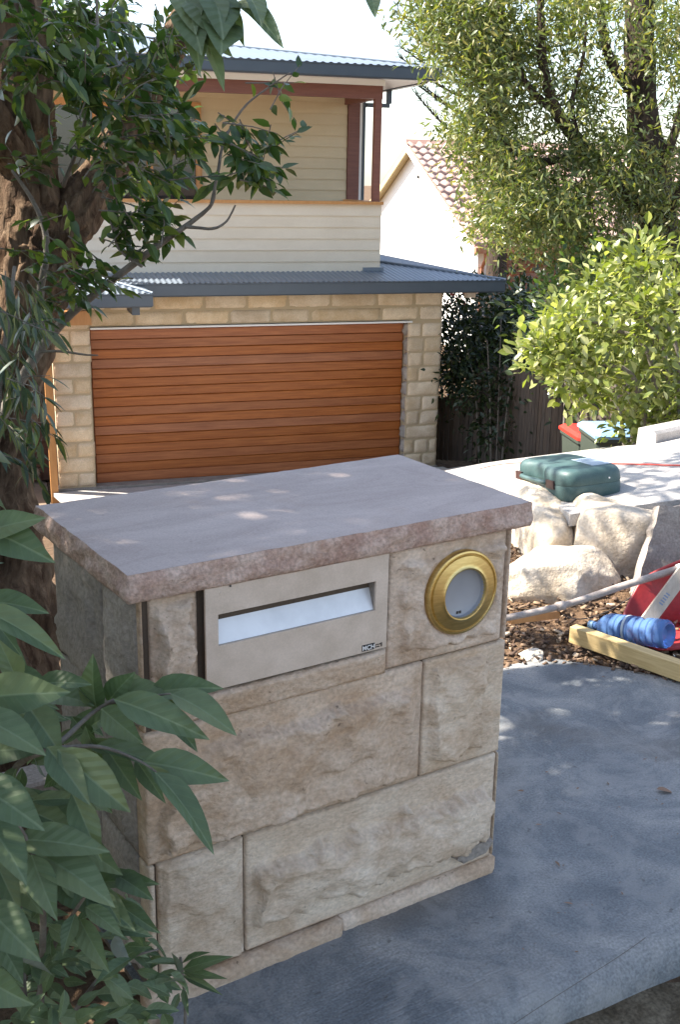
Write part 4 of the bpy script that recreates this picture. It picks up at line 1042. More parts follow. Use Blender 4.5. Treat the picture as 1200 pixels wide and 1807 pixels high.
def kerb():
    a = np.array([4.98, 3.08]); b = np.array([7.5, 3.40]); n = 14; V = []; F = []; d = unit(b-a); nn = np.array([-d[1], d[0]])
    for i in range(n+1):
        p = a+(b-a)*i/n; z = float(surf(*p))
        for o, h in ((0, -.1), (.008, .060), (.03, .080), (.15, .080), (.16, -.1)): q = p+nn*o; V.append((q[0], q[1], z+h))
    for i in range(n):
        for j in range(4): F.append((i*5+j, i*5+j+1, (i+1)*5+j+1, (i+1)*5+j)[::-1])
    F += [tuple(range(5)), tuple(range(n*5+4, n*5-1, -1))]
    o = mesh_obj('concrete_kerb', V, F, M['drive']); tag(o, 'low pale concrete kerb along the far edge of the driveway', 'kerb')
kerb()
def on_drive(px, py, t0=3.5):
    d = P(px, py, 1)-CAM; t = t0
    while t < 25:
        p = CAM+d*t
        if p[2] < surf(p[0], p[1]): return p
        t += .01
    return CAM+d*9
def hose():
    pts = []
    for px, py in ((1230, 824), (1160, 823), (1060, 819), (1000, 818), (960, 817), (900, 819), (870, 823), (846, 829)):
        p = on_drive(px, py); pts.append((p[0], p[1], float(surf(p[0], p[1]))+.013))
    p2 = hres(pts, 60); p2 = [(p[0], p[1], float(surf(p[0], p[1]))+.007) for p in p2]
    o = MB().tube(p2, .004, 8).build('garden_hose', M['hose'], None, True); tag(o, 'thin red hose lying across the sloping concrete driveway', 'hose')
hose()
# ================================================================== ROCKS, CASE, BUILDER'S BITS
def rock_at(name, label, px, py, t, dims, seed, m_='boulder', **k):
    return boulder(name, label, P(px, py, t), dims, seed, M[m_], **k)
rock_at('boulder', 'rounded cream sandstone boulder in front of the retaining blocks, beside the pillar', 988, 1040, 4.72, (.50, .34, .38), 3, rz=-.55, sq=2.7, amp=.10, group='rocks edging the driveway')
rock_at('boulder', 'big pale square-cut boulder with a flat top next to the teal case', 1088, 980, 4.92, (.42, .40, .47), 5, rz=-.62, sq=7.0, amp=.05, group='rocks edging the driveway', tilt=(.0, .10))
rock_at('boulder', 'rough sandstone block directly under the driveway slab edge below the teal case', 948, 955, 5.17, (.66, .26, .50), 8, rz=1.12, sq=4.5, amp=.06, group='rocks edging the driveway')
rock_at('stone_fragment', 'small pale stone wedge at the mulch edge touching the path', 940, 1158, 4.12, (.10, .085, .05), 14, sq=2.5, rz=.5, amp=.25)
def flagstone():
    a = P(1160, 893, 4.66); b = P(1118, 1040, 4.60); r = AX[0]*.9+AX[2]*.25; r = unit(r)
    V = []; F = []
    dn = unit(b-a); nn = unit(np.cross(dn, r)); L = np.linalg.norm(b-a)+.12; W_ = .36
    if nn@AX[2] > 0: nn = -nn
    nu, nv = 14, 14
    for s in (1, -1):
        for j in range(nv+1):
            for i in range(nu+1):
                q = a+dn*(L*j/nv)+r*(W_*i/nu)
                e = Vector(q.tolist())
                if i in (0, nu) or j in (0, nv): q = q+r*.010*noise.noise(e*22)+dn*.012*noise.noise(e*17+Vector((3, 3, 3)))
                q = q+nn*(s*.026+.010*noise.fractal(e*9+Vector((s, 0, 0)), 1, 2, 4)); V.append(q)
        b0 = 0 if s == 1 else (nu+1)*(nv+1)
        for j in range(nv):
            for i in range(nu):
                f = (b0+j*(nu+1)+i, b0+j*(nu+1)+i+1, b0+(j+1)*(nu+1)+i+1, b0+(j+1)*(nu+1)+i); F.append(f if s == 1 else f[::-1])
    per = [i for i in range(nu+1)]+[(j+1)*(nu+1)-1 for j in range(1, nv+1)]+[nv*(nu+1)+i for i in range(nu-1, -1, -1)]+[j*(nu+1) for j in range(nv-1, 0, -1)]
    o_ = (nu+1)*(nv+1)
    for k in range(len(per)): x, y = per[k], per[(k+1) % len(per)]; F.append((y, x, x+o_, y+o_))
    o = mesh_obj('flagstone', V, F, M['greystone'], None, False); tag(o, 'grey rough flagstone leaning upright on the boulders at the right edge', 'stone slab')
flagstone()
def tool_case():
    n_ = P(999, 891, 4.975); l_ = P(905, 861, 5.45); r_ = P(1080, 871, 5.16)
    ex = unit(l_-n_); ey = r_-n_; ey = unit(ey-ex*(ey@ex)); ez = np.cross(ey, ex); ez = ez if ez[2] > 0 else -ez
    Lx = np.linalg.norm(l_-n_)*.98; Ly = np.linalg.norm(r_-n_)*1.02; Hz = .128
    root = thing('tool_case', 'closed teal plastic power tool case resting on the driveway edge', 'tool case', n_)
    def shell(z_rings, crown, name, m_, top=True):
        V = []; F = []; N = 72
        def ring(z, ins, pinch=1.0):
            out = []
            for k in range(N):
                a = 2*math.pi*k/N; c, s = math.cos(a), math.sin(a); p = 5.5
                q = (abs(c)**p+abs(s)**p)**(-1/p); x = Lx/2+(Lx/2-ins)*c*q; y = Ly/2+(Ly/2-ins)*s*q
                # recess for the handle between the two front bulges
                xx = abs(x-Lx*.60)/(Lx*.20); y += .030*pinch*max(0, 1-xx**4)*max(0, 1-y/(Ly*.30))
                out.append((x, y, z))
            return out
        for z, ins in z_rings:
            V += ring(z, ins)
        m = len(z_rings)
        zc, insc = z_rings[-1] if top else z_rings[0]
        base = V[-N:] if top else V[:N]
        seq = []
        for q in (.92, .82, .6, .35, .12):
            rr = []
            for x, y, z in base:
                X = Lx/2+(x-Lx/2)*q; Y = Ly/2+(y-Ly/2)*q
                zz = z+crown*(1-q**2)
                if top:
                    g = abs(X-Lx*.60)/(Lx*.085); zz -= .012*max(0, 1-g*g)*max(0, min(1, (1.0-Y/(Ly*.62))*1.5))
                rr.append((X, Y, zz))
            seq.append(rr)
        if top:
            for rr in seq: V += rr
            for l in range(m+4):
                for k in range(N): F.append((l*N+k, l*N+(k+1) % N, (l+1)*N+(k+1) % N, (l+1)*N+k))
            F.append(tuple(range((m+4)*N, (m+5)*N)))
            F.append(tuple(range(N-1, -1, -1)))
        else:
            for l in range(m-1):
                for k in range(N): F.append((l*N+k, l*N+(k+1) % N, (l+1)*N+(k+1) % N, (l+1)*N+k))
            F.append(tuple(range(N-1, -1, -1))); F.append(tuple(range((m-1)*N, m*N)))
        W_ = [n_+ex*x+ey*y+ez*z for x, y, z in V]
        if np.dot(np.cross(ex, ey), ez) < 0: F = [f[::-1] for f in F]
        o = mesh_obj(name, W_, F, M[m_], root, True); smooth_by_angle(o, 50); return o
    shell([(0, .022), (.004, .010), (.015, .003), (.065, 0), (.0745, .002)], 0, 'lower_shell', 'case', False)
    up_ = shell([(.0755, .002), (.082, .0), (.120, .004), (.134, .010), (.143, .020), (.1480, .034)], .004, 'upper_shell', 'case')
    def bx(name, a, b, m_, par=root):
        V = [n_+ex*x+ey*y+ez*z for z in (a[2], b[2]) for y in (a[1], b[1]) for x in (a[0], b[0])]
        F = [(0, 2, 3, 1), (4, 5, 7, 6), (0, 1, 5, 4), (2, 6, 7, 3), (0, 4, 6, 2), (1, 3, 7, 5)]
        if np.dot(np.cross(ex, ey), ez) < 0: F = [f[::-1] for f in F]
        return mesh_obj(name, V, F, M[m_], par)
    bx('latch', (Lx*.20, -.007, .055), (Lx*.33, .006, .093), 'latch'); bx('latch', (Lx*.82, -.005, .055), (Lx*.93, .008, .093), 'latch')
    h = [n_+ex*x+ey*y+ez*.076 for x, y in ((Lx*.36, .012), (Lx*.38, -.006), (Lx*.5, -.012), (Lx*.68, -.012), (Lx*.80, -.006), (Lx*.82, .012))]
    MB().tube(hres(h, 20), .011, 8).build('handle', M['case'], root, True)
    bx('sticker', (Lx*.12, Ly*.56, .1490), (Lx*.52, Ly*.86, .1525), 'sticker', up_)
    MB().lathe([(.0, -.002), (.004, -.002), (.004, .002)], n_+ey*(Ly*.70)+ez*.098-ex*.0005, -ex, 10).build('rivet', M['whitep'], up_)
tool_case()
def pipe():
    pts = [P(888, 1092, 4.10), P(1000, 1067, 4.16), P(1100, 1034, 4.20), P(1215, 999, 4.22)]
    root = thing('metal_pipe', 'long galvanised steel pipe propped across the boulders above the mulch', 'pipe', pts[0])
    MB().tube(hres(pts, 14), [.0125+.002*k/14 for k in range(15)], 14).build('tube', M['steel'], root, True)
    a, b = P(983, 1071, 4.148), P(996, 1068, 4.157); MB().tube([a, b], .0175, 12).build('coupling', M['steel'], root, True)
    a, b = P(1196, 1004, 4.216), P(1215, 998, 4.222); MB().tube([a, b], .0175, 12).build('end_cap', M['whitep'], root, True)
pipe()
def cable():
    pts = [PZ(985, 1076, .10), PZ(1000, 1088, .05), PZ(1030, 1092, .05), PZ(1075, 1078, .05), PZ(1120, 1050, .09)]
    o = MB().tube(hres(pts, 24), .0022, 6).build('wire', M['cable'], None, True); tag(o, 'thin bent wire curling out of the mulch beneath the pipe', 'wire')
    a, b = P(900, 1092, 4.2), P(985, 1082, 4.35)
    v = unit(b-a); s = unit(np.cross(v, [0, 0, 1])); MBX = MB(); V = []
    for p in (a, b):
        for q in (-1, 1):
            for z in (-.018, .012): V.append(p+s*q*.012+np.array([0, 0, z]))
    o = MBX.add(V, [(0, 1, 3, 2), (4, 6, 7, 5), (0, 4, 5, 1), (2, 3, 7, 6), (0, 2, 6, 4), (1, 5, 7, 3)]).build('timber_offcut', M['orange']); tag(o, 'short brown timber offcut lying under the pipe beside the pillar', 'timber')
cable()
def plank():
    a = PZ(1012, 1103, .075); b = PZ(1225, 1176, .075)
    v = unit(b-a); s = unit(np.cross([0, 0, 1], v)); L = np.linalg.norm(b-a)
    ang = math.atan2(v[1], v[0]); o = MB().box((0, -.022, -.065), (L, .022, 0), .002).build('timber_plank', M['plank'], None); o.location = a.tolist(); o.rotation_euler = (0, 0, ang)
    tag(o, 'yellow pine plank on edge lying in the mulch in front of the blue bottle', 'timber')
plank()
def bottle():
    a = P(1046, 1103, 4.36); b = P(1152, 1116, 4.16); b = a+unit(b-a)*.34
    m_ = bpy.data.materials.new('blue_clear_plastic'); m_.use_nodes = True; p = m_.node_tree.nodes['Principled BSDF']
    p.inputs['Base Color'].default_value = (.15, .29, .60, 1); p.inputs['Roughness'].default_value = .12; p.inputs['Transmission Weight'].default_value = .52; p.inputs['IOR'].default_value = 1.2
    root = thing('water_bottle', 'large ribbed blue water bottle lying on its side behind the plank', 'bottle', a)
    ax = unit(b-a); L = .34; pr = []
    pr += [(.012, -.004), (.014, 0), (.014, .022), (.018, .026), (.03, .04), (.046, .062), (.052, .078)]
    z = .085
    while z < L-.03:
        pr += [(.0545, z), (.0545, z+.016), (.0515, z+.020), (.0515, z+.023)]; z += .028
    pr += [(.0545, L-.022), (.0535, L-.010), (.047, L-.001), (.040, L), (.034, L-.006), (.022, L-.022), (.006, L-.026), (.0, L-.026)]
    o = MB().lathe(pr, a, ax, 40, close=False).build('body', m_, root, True); smooth_by_angle(o, 30)
    MB().lathe([(.0, -.012), (.0165, -.012), (.0175, -.009), (.0175, .008), (.0165, .010), (.0, .010)], a, ax, 20, close=False).build('cap', M['bluelid'], root)
    lb = MB().lathe([(.0552, .165), (.0556, .168), (.0556, .172), (.0552, .175)], a, ax, 40, close=False).build('seam_band', M['sticker'], root, True)
bottle()
def red_tub():
    """open tub on its side; the mouth faces the camera"""
    rim = [P(1098, 1098, 4.30), P(1136, 1018, 4.34), P(1330, 940, 4.25), P(1340, 1120, 4.12), P(1160, 1148, 4.17)]
    back = [P(1172, 1088, 4.46), P(1196, 1040, 4.48), P(1330, 985, 4.44), P(1335, 1080, 4.36), P(1205, 1105, 4.40)]
    root = thing('red_tub', 'red plastic tub tipped on its side at the right edge above the bottle', 'tub', np.mean(rim, 0))
    n = 5; V = []; F = []
    c = np.mean(rim, 0); cb = np.mean(back, 0)
    def dense(pl, m_=8):
        out = []
        for i in range(n):
            for k in range(m_): out.append(pl[i]*(1-k/m_)+pl[(i+1) % n]*k/m_)
        N = len(out); o2 = out
        for _ in range(3): o2 = [(o2[i-1]+o2[i]*2+o2[(i+1) % N])/4 for i in range(N)]
        return o2
    r1 = dense(rim); b1 = dense(back); N = len(r1)
    dirx = unit(cb-c)
    layers = [[p+(p-c)*.06-dirx*.0 for p in r1], [p+(p-c)*.06+dirx*.02 for p in r1], [p+(p-c)*.015+dirx*.02 for p in r1], [p+(p-cb)*.05 for p in b1], ]
    inner = [[p for p in r1], [p-dirx*.008 for p in b1]]
    for l in layers+inner: V += l
    def band(i, j, rev=False):
        for k in range(N):
            f = (i*N+k, i*N+(k+1) % N, j*N+(k+1) % N, j*N+k); F.append(f[::-1] if rev else f)
    band(0, 1); band(1, 2); band(2, 3); band(4, 0); band(5, 4)
    F.append(tuple(3*N+k for k in range(N))); F.append(tuple(5*N+k for k in range(N-1, -1, -1)))
    mesh_obj('shell', V, F, M['red'], root, True)
red_tub()
def stake():
    a = P(1143, 1096, 4.17); b = P(1222, 990, 4.18)
    v = unit(b-a); s = unit(np.cross(v, AX[2])); nn = np.cross(s, v); L = np.linalg.norm(b-a)
    root = thing('timber_stake', 'pale sawn timber stake with faint blue printing leaning on the red tub', 'timber', a)
    V = []
    for y in (-.010, .010): V += [a+s*x+v*l+nn*y for x, l in ((-.026, 0), (.026, 0), (.026, L), (-.026, L))]
    mesh_obj('shaft', V, [(0, 1, 2, 3), (7, 6, 5, 4), (0, 4, 5, 1), (1, 5, 6, 2), (2, 6, 7, 3), (3, 7, 4, 0)], M['stake'], root)
    sg = -1 if (nn@AX[2]) > 0 else 1
    mb = MB()
    for k in range(5):
        l = L*.28+.011*k; q = [a+s*x+v*(l+dl)+nn*(sg*.0108) for x, dl in ((-.008, 0), (.009+.003*(k % 2), 0), (.009, .006), (-.008, .006))]
        mb.add(q, [(0, 1, 2, 3)])
    mb.build('print_mark', M['ink'], root)
stake()
# ================================================================== PLANTS
G_OVAL = leaf_geo(4, .42, .18, .16); G_BIG = leaf_geo(8, .42, .36, .30, .9, .022); G_NARROW = leaf_geo(4, .24, .15, .22); G_GUM = leaf_geo(3, .24, .12, .22); G_OB = leaf_geo(4, .50, .22, .15, 1.25)
def tree_root(name, label, cat, loc, group=None): return thing(name, label, cat, loc, group)
def bark_ridges(V, seg, rad, k):
    """long interlaced ridges pushed along the trunk's own radius"""
    V = np.array(V); n = len(V)//seg
    for i in range(n):
        c = V[i*seg:(i+1)*seg].mean(0)
        for j in range(seg):
            a = 2*math.pi*j/seg
            h = noise.noise(Vector((math.cos(a)*k*.45, math.sin(a)*k*.45, c[2]*5)))
            h = .5-abs(h)*1.6+.35*noise.noise(Vector((math.cos(a)*k, math.sin(a)*k, c[2]*22)))
            d = V[i*seg+j]-c; V[i*seg+j] = c+d*(1+.10*h)
    return V.tolist()
def left_tree():
    base = P(-50, 1290, 3.55); root = tree_root('leaning_tree', 'rough-barked leaning tree with glossy green leaves behind the pillar at left', 'tree', (base[0], base[1], -.08))
    tk = [P(-65, 1330, 3.55), P(-60, 1180, 3.55), P(-55, 1000, 3.55), P(-45, 830, 3.55), P(-5, 680, 3.55), P(38, 560, 3.55), P(62, 470, 3.55), P(72, 420, 3.56)]
    tk[0][2] = min(tk[0][2], -.12)
    tr = [.33, .275, .235, .165, .12, .112, .120, .125]
    pts = hres(tk, 230); rr = np.interp(np.linspace(0, 7, 231), range(8), tr)
    mb = MB(); mb.tube(pts, list(rr), 72, True, .26, 9.0); mb.V = bark_ridges(mb.V, 72, rr, 16); mb.build('trunk', M['bark'], root, True)
    def limb(px, rad, name='branch', n=36, seg=16, rough=.25, freq=10, mt='bark'):
        big = max(rad) > .05
        if big: n, seg = 120, 44
        p = hres([P(*q) for q in px], n); r_ = np.interp(np.linspace(0, len(rad)-1, n+1), range(len(rad)), rad)
        mb = MB().tube(p, list(r_), seg, True, rough, freq)
        if big: mb.V = bark_ridges(mb.V, seg, r_, 11)
        mb.build(name, M[mt], root, True); return p
    limb([(62, 470, 3.55), (52, 390, 3.55), (42, 300, 3.55), (40, 210, 3.5), (35, 90, 3.45), (20, -60, 3.4), (-60, -500, 3.3), (-200, -1200, 3.2)], [.115, .10, .095, .09, .085, .08, .065, .035])
    limb([(72, 460, 3.57), (108, 415, 3.6), (150, 350, 3.65), (195, 285, 3.7), (245, 190, 3.7), (300, 85, 3.65), (345, 15, 3.6), (420, -120, 3.5), (500, -500, 3.3)], [.095, .085, .072, .065, .055, .05, .047, .04, .02])
    limb([(20, -60, 3.4), (-120, -420, 3.6), (-350, -900, 3.9), (-500, -1500, 4.2)], [.07, .06, .045, .02])
    limb([(42, 300, 3.5), (-60, 150, 3.3), (-250, -200, 3.0), (-500, -700, 2.7)], [.06, .055, .045, .02])
    # small limbs seen in front
    limb([(-10, 760, 3.35), (25, 690, 3.35), (75, 610, 3.3), (118, 560, 3.25), (165, 520, 3.2), (230, 470, 3.15), (290, 425, 3.1), (340, 390, 3.08), (372, 362, 3.05), (380, 330, 3.02)], [.018, .017, .016, .013, .011, .010, .0085, .007, .005, .003], n=40, seg=8, mt='twig', rough=.15)
    limb([(327, 400, 3.08), (350, 402, 3.07), (378, 403, 3.05), (400, 390, 3.04), (415, 362, 3.02)], [.005, .0045, .004, .003, .002], n=20, seg=6, mt='twig')
    limb([(75, 612, 3.3), (70, 520, 3.3), (82, 430, 3.28), (60, 360, 3.25), (20, 300, 3.2)], [.012, .012, .010, .007, .004], n=24, seg=8, mt='twig')
    limb([(60, 622, 3.3), (105, 620, 3.28), (150, 626, 3.25), (172, 627, 3.24)], [.0045, .004, .0032, .0022], n=14, seg=6, mt='twig')
    limb([(110, 330, 3.3), (140, 250, 3.25), (158, 170, 3.22), (172, 90, 3.2), (170, 0, 3.2), (175, -60, 3.2)], [.007, .006, .006, .005, .004, .003], n=24, seg=6, mt='twig')
    limb([(250, 470, 3.1), (210, 440, 3.12), (195, 390, 3.12), (187, 350, 3.12)], [.005, .004, .003, .002], n=12, seg=6, mt='twig')
    limb([(372, 362, 3.05), (385, 300, 3.05), (395, 250, 3.1), (430, 190, 3.1), (480, 150, 3.08), (512, 128, 3.06)], [.005, .0045, .004, .003, .0025, .0015], n=24, seg=6, mt='twig')
    L = []; tw = []
    def clump(poly, n, t0, t1, ln, nl=9, droop=.35, length=.15):
        for x, y in sample_poly(poly, n):
            t = RNG.uniform(t0, t1); b = P(x, y, t); d = unit(AX[0]*RNG.normal(.5, .6)+np.array([0, 0, RNG.normal(-.15, .5)])+AX[2]*RNG.normal(0, .5))
            twig_leaves(b-d*length*.5, b+d*length*.5, nl, ln, L, droop, tw=tw, upw=.8)
    clump([(0, 0), (210, 0), (240, 40), (255, 85), (300, 120), (310, 180), (350, 215), (352, 300), (340, 352), (185, 335), (140, 240), (95, 205), (60, 120), (0, 120)], 88, 3.1, 4.1, .058)
    clump([(90, 60), (250, 90), (350, 210), (350, 330), (200, 330), (120, 200)], 44, 2.9, 3.3, .055)
    clump([(0, 0), (215, 0), (235, 50), (180, 110), (100, 120), (0, 150)], 46, 3.0, 4.2, .056)
    clump([(0, -10), (110, -10), (120, 110), (60, 160), (0, 140)], 22, 2.9, 3.3, .056)
    clump([(388, 165), (440, 170), (488, 230), (492, 280), (470, 330), (425, 330), (390, 290), (380, 210)], 17, 2.95, 3.2, .056)
    clump([(455, 130), (520, 112), (500, 185), (470, 160)], 3, 3.0, 3.1, .045, 5)
    clump([(470, 235), (515, 235), (500, 255)], 2, 3.0, 3.1, .04, 5)
    clump([(280, 45), (345, 60), (375, 95), (330, 125), (285, 120)], 14, 3.1, 3.6, .048)
    clump([(185, 340), (330, 350), (300, 405), (270, 440), (215, 440), (190, 400)], 22, 3.0, 3.2, .052)
    clump([(65, 520), (110, 455), (150, 440), (215, 470), (160, 520), (75, 555)], 16, 3.05, 3.25, .050)
    clump([(0, 180), (110, 200), (140, 290), (60, 330), (30, 300)], 8, 3.05, 3.3, .052)
    clump([(0, 380), (120, 360), (140, 430), (60, 470), (0, 470)], 5, 3.0, 3.3, .052)
    # lower sparse part of the crown left of the frame and overhead: the shade over the pillar
    def blob(c, r, n, ln):
        c = np.array(c)
        k = 0
        while k < n:
            q = RNG.uniform(-1, 1, 3)
            if q@q > 1: continue
            k += 1
            b = c+q*np.array(r); d = unit(q+rv(.5)); twig_leaves(b-d*.14, b+d*.14, 10, ln, L, .3, tw=None)
    for c, r, n in CANOPY: blob(c, r, n, .085)
    leaves(root, L, M['lf_tree'], G_OVAL, 290)
    twigs(root, tw, .0022, M['twig'])
CANOPY = [((-1.6, 2.3, 4.4), (1.3, 1.0, .9), 950), ((-.75, 2.0, 3.75), (.8, .8, .5), 330), ((-2.6, 1.6, 4.6), (1.2, 1.1, .9), 330), ((-.55, 2.65, 4.5), (.6, .40, .5), 70), ((-2.0, .8, 4.2), (1.2, .9, .8), 300), ((1.25, 3.4, 3.6), (.9, .6, .3), 120), ((-2.6, 2.9, 3.4), (.6, .6, .7), 60), ((.45, 3.7, 3.6), (.4, .35, .25), 22)]
left_tree()
def grey_shrub():
    b = P(-40, 1250, 2.95); root = tree_root('grey_leaf_shrub', 'shrub with long grey-green leaves hanging down the left edge before the trunk', 'shrub', (b[0], b[1], -.05))
    stem = hres([(b[0], b[1], -.06), P(-30, 1000, 2.95), P(-15, 800, 2.95), P(10, 600, 2.95), P(25, 470, 2.95)], 24)
    MB().tube(stem, [.016-.011*k/24 for k in range(25)], 8).build('stem', M['twig'], root, True)
    L = []; tw = []
    poly = [(0, 440), (45, 470), (75, 540), (70, 650), (80, 740), (88, 800), (70, 840), (30, 830), (0, 800)]
    for x, y in sample_poly(poly, 36):
        t = RNG.uniform(2.75, 3.1); q = P(x, y, t); d = unit(AX[0]*RNG.uniform(-.3, 1.0)+np.array([0, 0, -RNG.uniform(.2, 1)])+rv(.3))
        twig_leaves(q-d*.05, q+d*.06, 6, .068, L, .55, .6, tw=tw)
    leaves(root, L, M['lf_grey'], G_NARROW, 280); twigs(root, tw, .0018, M['twig'])
grey_shrub()
def big_leaf_shrub():
    b = P(40, 1700, 2.05); root = tree_root('broad_leaf_shrub', 'shrub with large grey-green leaves in front of the pillar at lower left', 'shrub', (b[0], b[1], -.05))
    ex = [(-40, 945, 50, 905, 48, 1.62), (-40, 928, 72, 970, 62, 1.62), (-30, 1062, 60, 1060, 38, 1.66), (-40, 1072, 102, 1132, 50, 1.62), (-25, 1080, 22, 1130, 22, 1.68),
          (32, 1212, 6, 1128, 36, 1.72), (28, 1180, 78, 1204, 20, 1.75), (64, 1208, 140, 1192, 36, 1.78), (-40, 1232, 86, 1217, 66, 1.62), (-45, 1262, 68, 1306, 62, 1.58), (50, 1248, 96, 1312, 46, 1.72),
          (168, 1252, 142, 1182, 30, 1.84), (170, 1252, 152, 1182, 34, 1.82), (75, 1225, 145, 1222, 42, 1.86), (190, 1240, 215, 1198, 40, 1.84), (205, 1225, 288, 1222, 52, 1.82), (262, 1226, 362, 1196, 44, 1.80), (300, 1224, 410, 1266, 56, 1.76), (200, 1234, 352, 1282, 62, 1.74), (270, 1245, 346, 1298, 40, 1.78), (178, 1250, 236, 1302, 48, 1.78), (205, 1205, 250, 1215, 34, 1.86),
          (82, 1318, 146, 1396, 46, 1.66), (100, 1322, 216, 1424, 78, 1.68), (182, 1312, 232, 1392, 40, 1.80), (250, 1344, 386, 1364, 62, 1.72), (238, 1338, 280, 1402, 28, 1.76), (272, 1362, 384, 1472, 50, 1.66), (170, 1314, 302, 1338, 44, 1.76), (262, 1350, 352, 1440, 34, 1.70),
          (126, 1398, 172, 1508, 52, 1.70), (-50, 1382, 58, 1434, 74, 1.58), (28, 1482, 170, 1482, 62, 1.68), (-30, 1446, 46, 1522, 58, 1.60), (58, 1504, 188, 1560, 72, 1.66), (54, 1508, 88, 1606, 50, 1.64), (12, 1530, 56, 1592, 50, 1.72), (-30, 1598, 48, 1674, 64, 1.58), (-12, 1650, 38, 1712, 40, 1.66), (-40, 1716, 28, 1772, 54, 1.56), (20, 1420, 120, 1450, 50, 1.80), (40, 1440, 140, 1430, 50, 1.84),
          (132, 1612, 110, 1674, 30, 1.72), (140, 1622, 174, 1698, 32, 1.70), (150, 1600, 206, 1636, 26, 1.70), (150, 1570, 222, 1618, 38, 1.76), (205, 1545, 252, 1568, 24, 1.80), (160, 1560, 250, 1540, 30, 1.82), (200, 1590, 270, 1640, 34, 1.80), (-20, 1500, 30, 1600, 50, 1.7), (100, 1540, 160, 1600, 46, 1.78), (120, 1480, 200, 1530, 44, 1.80), (-30, 1330, 40, 1310, 40, 1.75), (150, 1290, 200, 1240, 36, 1.9)]
    L = []
    for x0, y0, x1, y1, w_, t in ex:
        a = P(x0, y0, t+.03+RNG.uniform(0, .05)); c = P(x1, y1, t); ln = np.linalg.norm(c-a)*1.04
        nrm = np.array([0, 0, .75])-AX[2]*.75+rv(.22)
        wpx = w_/np.linalg.norm([x1-x0, y1-y0]); L.append(orient(a, c-a, nrm, ln, min(1.2, .98*wpx/.46)))
    poly = [(0, 1490), (120, 1500), (220, 1580), (275, 1660), (310, 1730), (300, 1807), (0, 1807)]
    for x, y in sample_poly(poly, 150):
        t = RNG.uniform(1.78, 2.12); q = P(x, y, t); d = unit(AX[0]*RNG.normal(.4, .7)+np.array([0, 0, RNG.normal(-.25, .5)])+AX[2]*RNG.normal(-.1, .4))
        L.append(orient(q, d, np.array([0, 0, .8])-AX[2]*.5+rv(.4), RNG.uniform(.045, .075), RNG.uniform(.8, 1.1)))
    poly = [(0, 1180), (60, 1230), (170, 1260), (200, 1330), (130, 1480), (0, 1520)]
    for x, y in sample_poly(poly, 60):
        t = RNG.uniform(1.80, 2.1); q = P(x, y, t); d = unit(AX[0]*RNG.normal(.4, .7)+np.array([0, 0, RNG.normal(-.3, .4)]))
        L.append(orient(q, d, np.array([0, 0, .8])-AX[2]*.5+rv(.4), RNG.uniform(.055, .09), RNG.uniform(.7, .95)))
    k = 0
    while k < 9000:  # unseen leaves outside the frame, added to shade the pillar's left side
        q = np.array([RNG.uniform(-2.6, -.12), RNG.uniform(-.5, 2.2), RNG.uniform(0, 2.3)]); z = (q-CAM)@AX[2]; px = 600+FPX*((q-CAM)@AX[0])/max(z, .1)
        k += 1
        if px > -50 or z < .8 or (q[2] > 1.3 and q[0] > -.5): continue
        L.append(orient(q, rv(.7)+np.array([.2, 0, -.2]), np.array([0, 0, 1])+rv(.5), RNG.uniform(.08, .12), 1.0))
    leaves(root, L, M['lf_big'], G_BIG, 290, mrest=M['lf_bigrest'])
    def stem(px, r, n=18):
        p = hres([P(*q) for q in px], n); MB().tube(p, [r*(1-.7*k/n) for k in range(n+1)], 7).build('stem', M['twig'], root, True)
    stem([(40, 1790, 2.02), (30, 1600, 1.95), (10, 1430, 1.88), (30, 1350, 1.82), (95, 1318, 1.76), (160, 1260, 1.86), (200, 1235, 1.85)], .009)
    stem([(40, 1790, 2.0), (20, 1600, 1.85), (-15, 1400, 1.75), (-40, 1200, 1.7), (-45, 1060, 1.68), (-45, 930, 1.66)], .009)
    stem([(60, 1790, 2.0), (90, 1680, 1.92), (130, 1610, 1.8), (165, 1562, 1.74)], .006)
    stem([(70, 1790, 2.0), (75, 1600, 1.8), (55, 1500, 1.72), (20, 1440, 1.7)], .007)
    stem([(100, 1320, 1.76), (175, 1318, 1.78), (240, 1340, 1.76), (275, 1362, 1.70)], .004)
    stem([(190, 1240, 1.86), (240, 1232, 1.83), (300, 1224, 1.79)], .004)
    stem([(120, 1800, 2.0), (180, 1720, 1.95), (230, 1690, 1.9), (280, 1675, 1.9)], .005)
    # slim sapling at the pillar foot
    b = P(318, 1770, 2.2); r2 = tree_root('slim_sapling', 'small sapling with thin leaves against the pillar foot', 'plant', (b[0], b[1], 0))
    b0 = np.array([b[0], b[1], -.01]); tp = P(318, 1690, 2.12); MB().tube(hres([b0, (b0+tp)/2+rv(.006), tp], 10), .003, 6).build('stem', M['twig'], r2, True)
    L = []
    for x0, y0, x1, y1, w_ in [(316, 1722, 310, 1668, 18), (320, 1712, 398, 1684, 20), (320, 1716, 392, 1722, 16), (322, 1722, 388, 1748, 16), (318, 1700, 262, 1690, 20), (318, 1714, 268, 1722, 22), (316, 1738, 276, 1752, 20), (320, 1700, 360, 1672, 18), (316, 1752, 300, 1790, 22), (322, 1744, 330, 1786, 18)]:
        a = P(x0, y0, 2.1); c = P(x1, y1, 2.04); L.append(orient(a, c-a, np.array([0, 0, .8])-AX[2]*.6+rv(.3), np.linalg.norm(c-a), 1.5*w_/60))
    leaves(r2, L, M['lf_big'], G_OVAL, 50)
big_leaf_shrub()
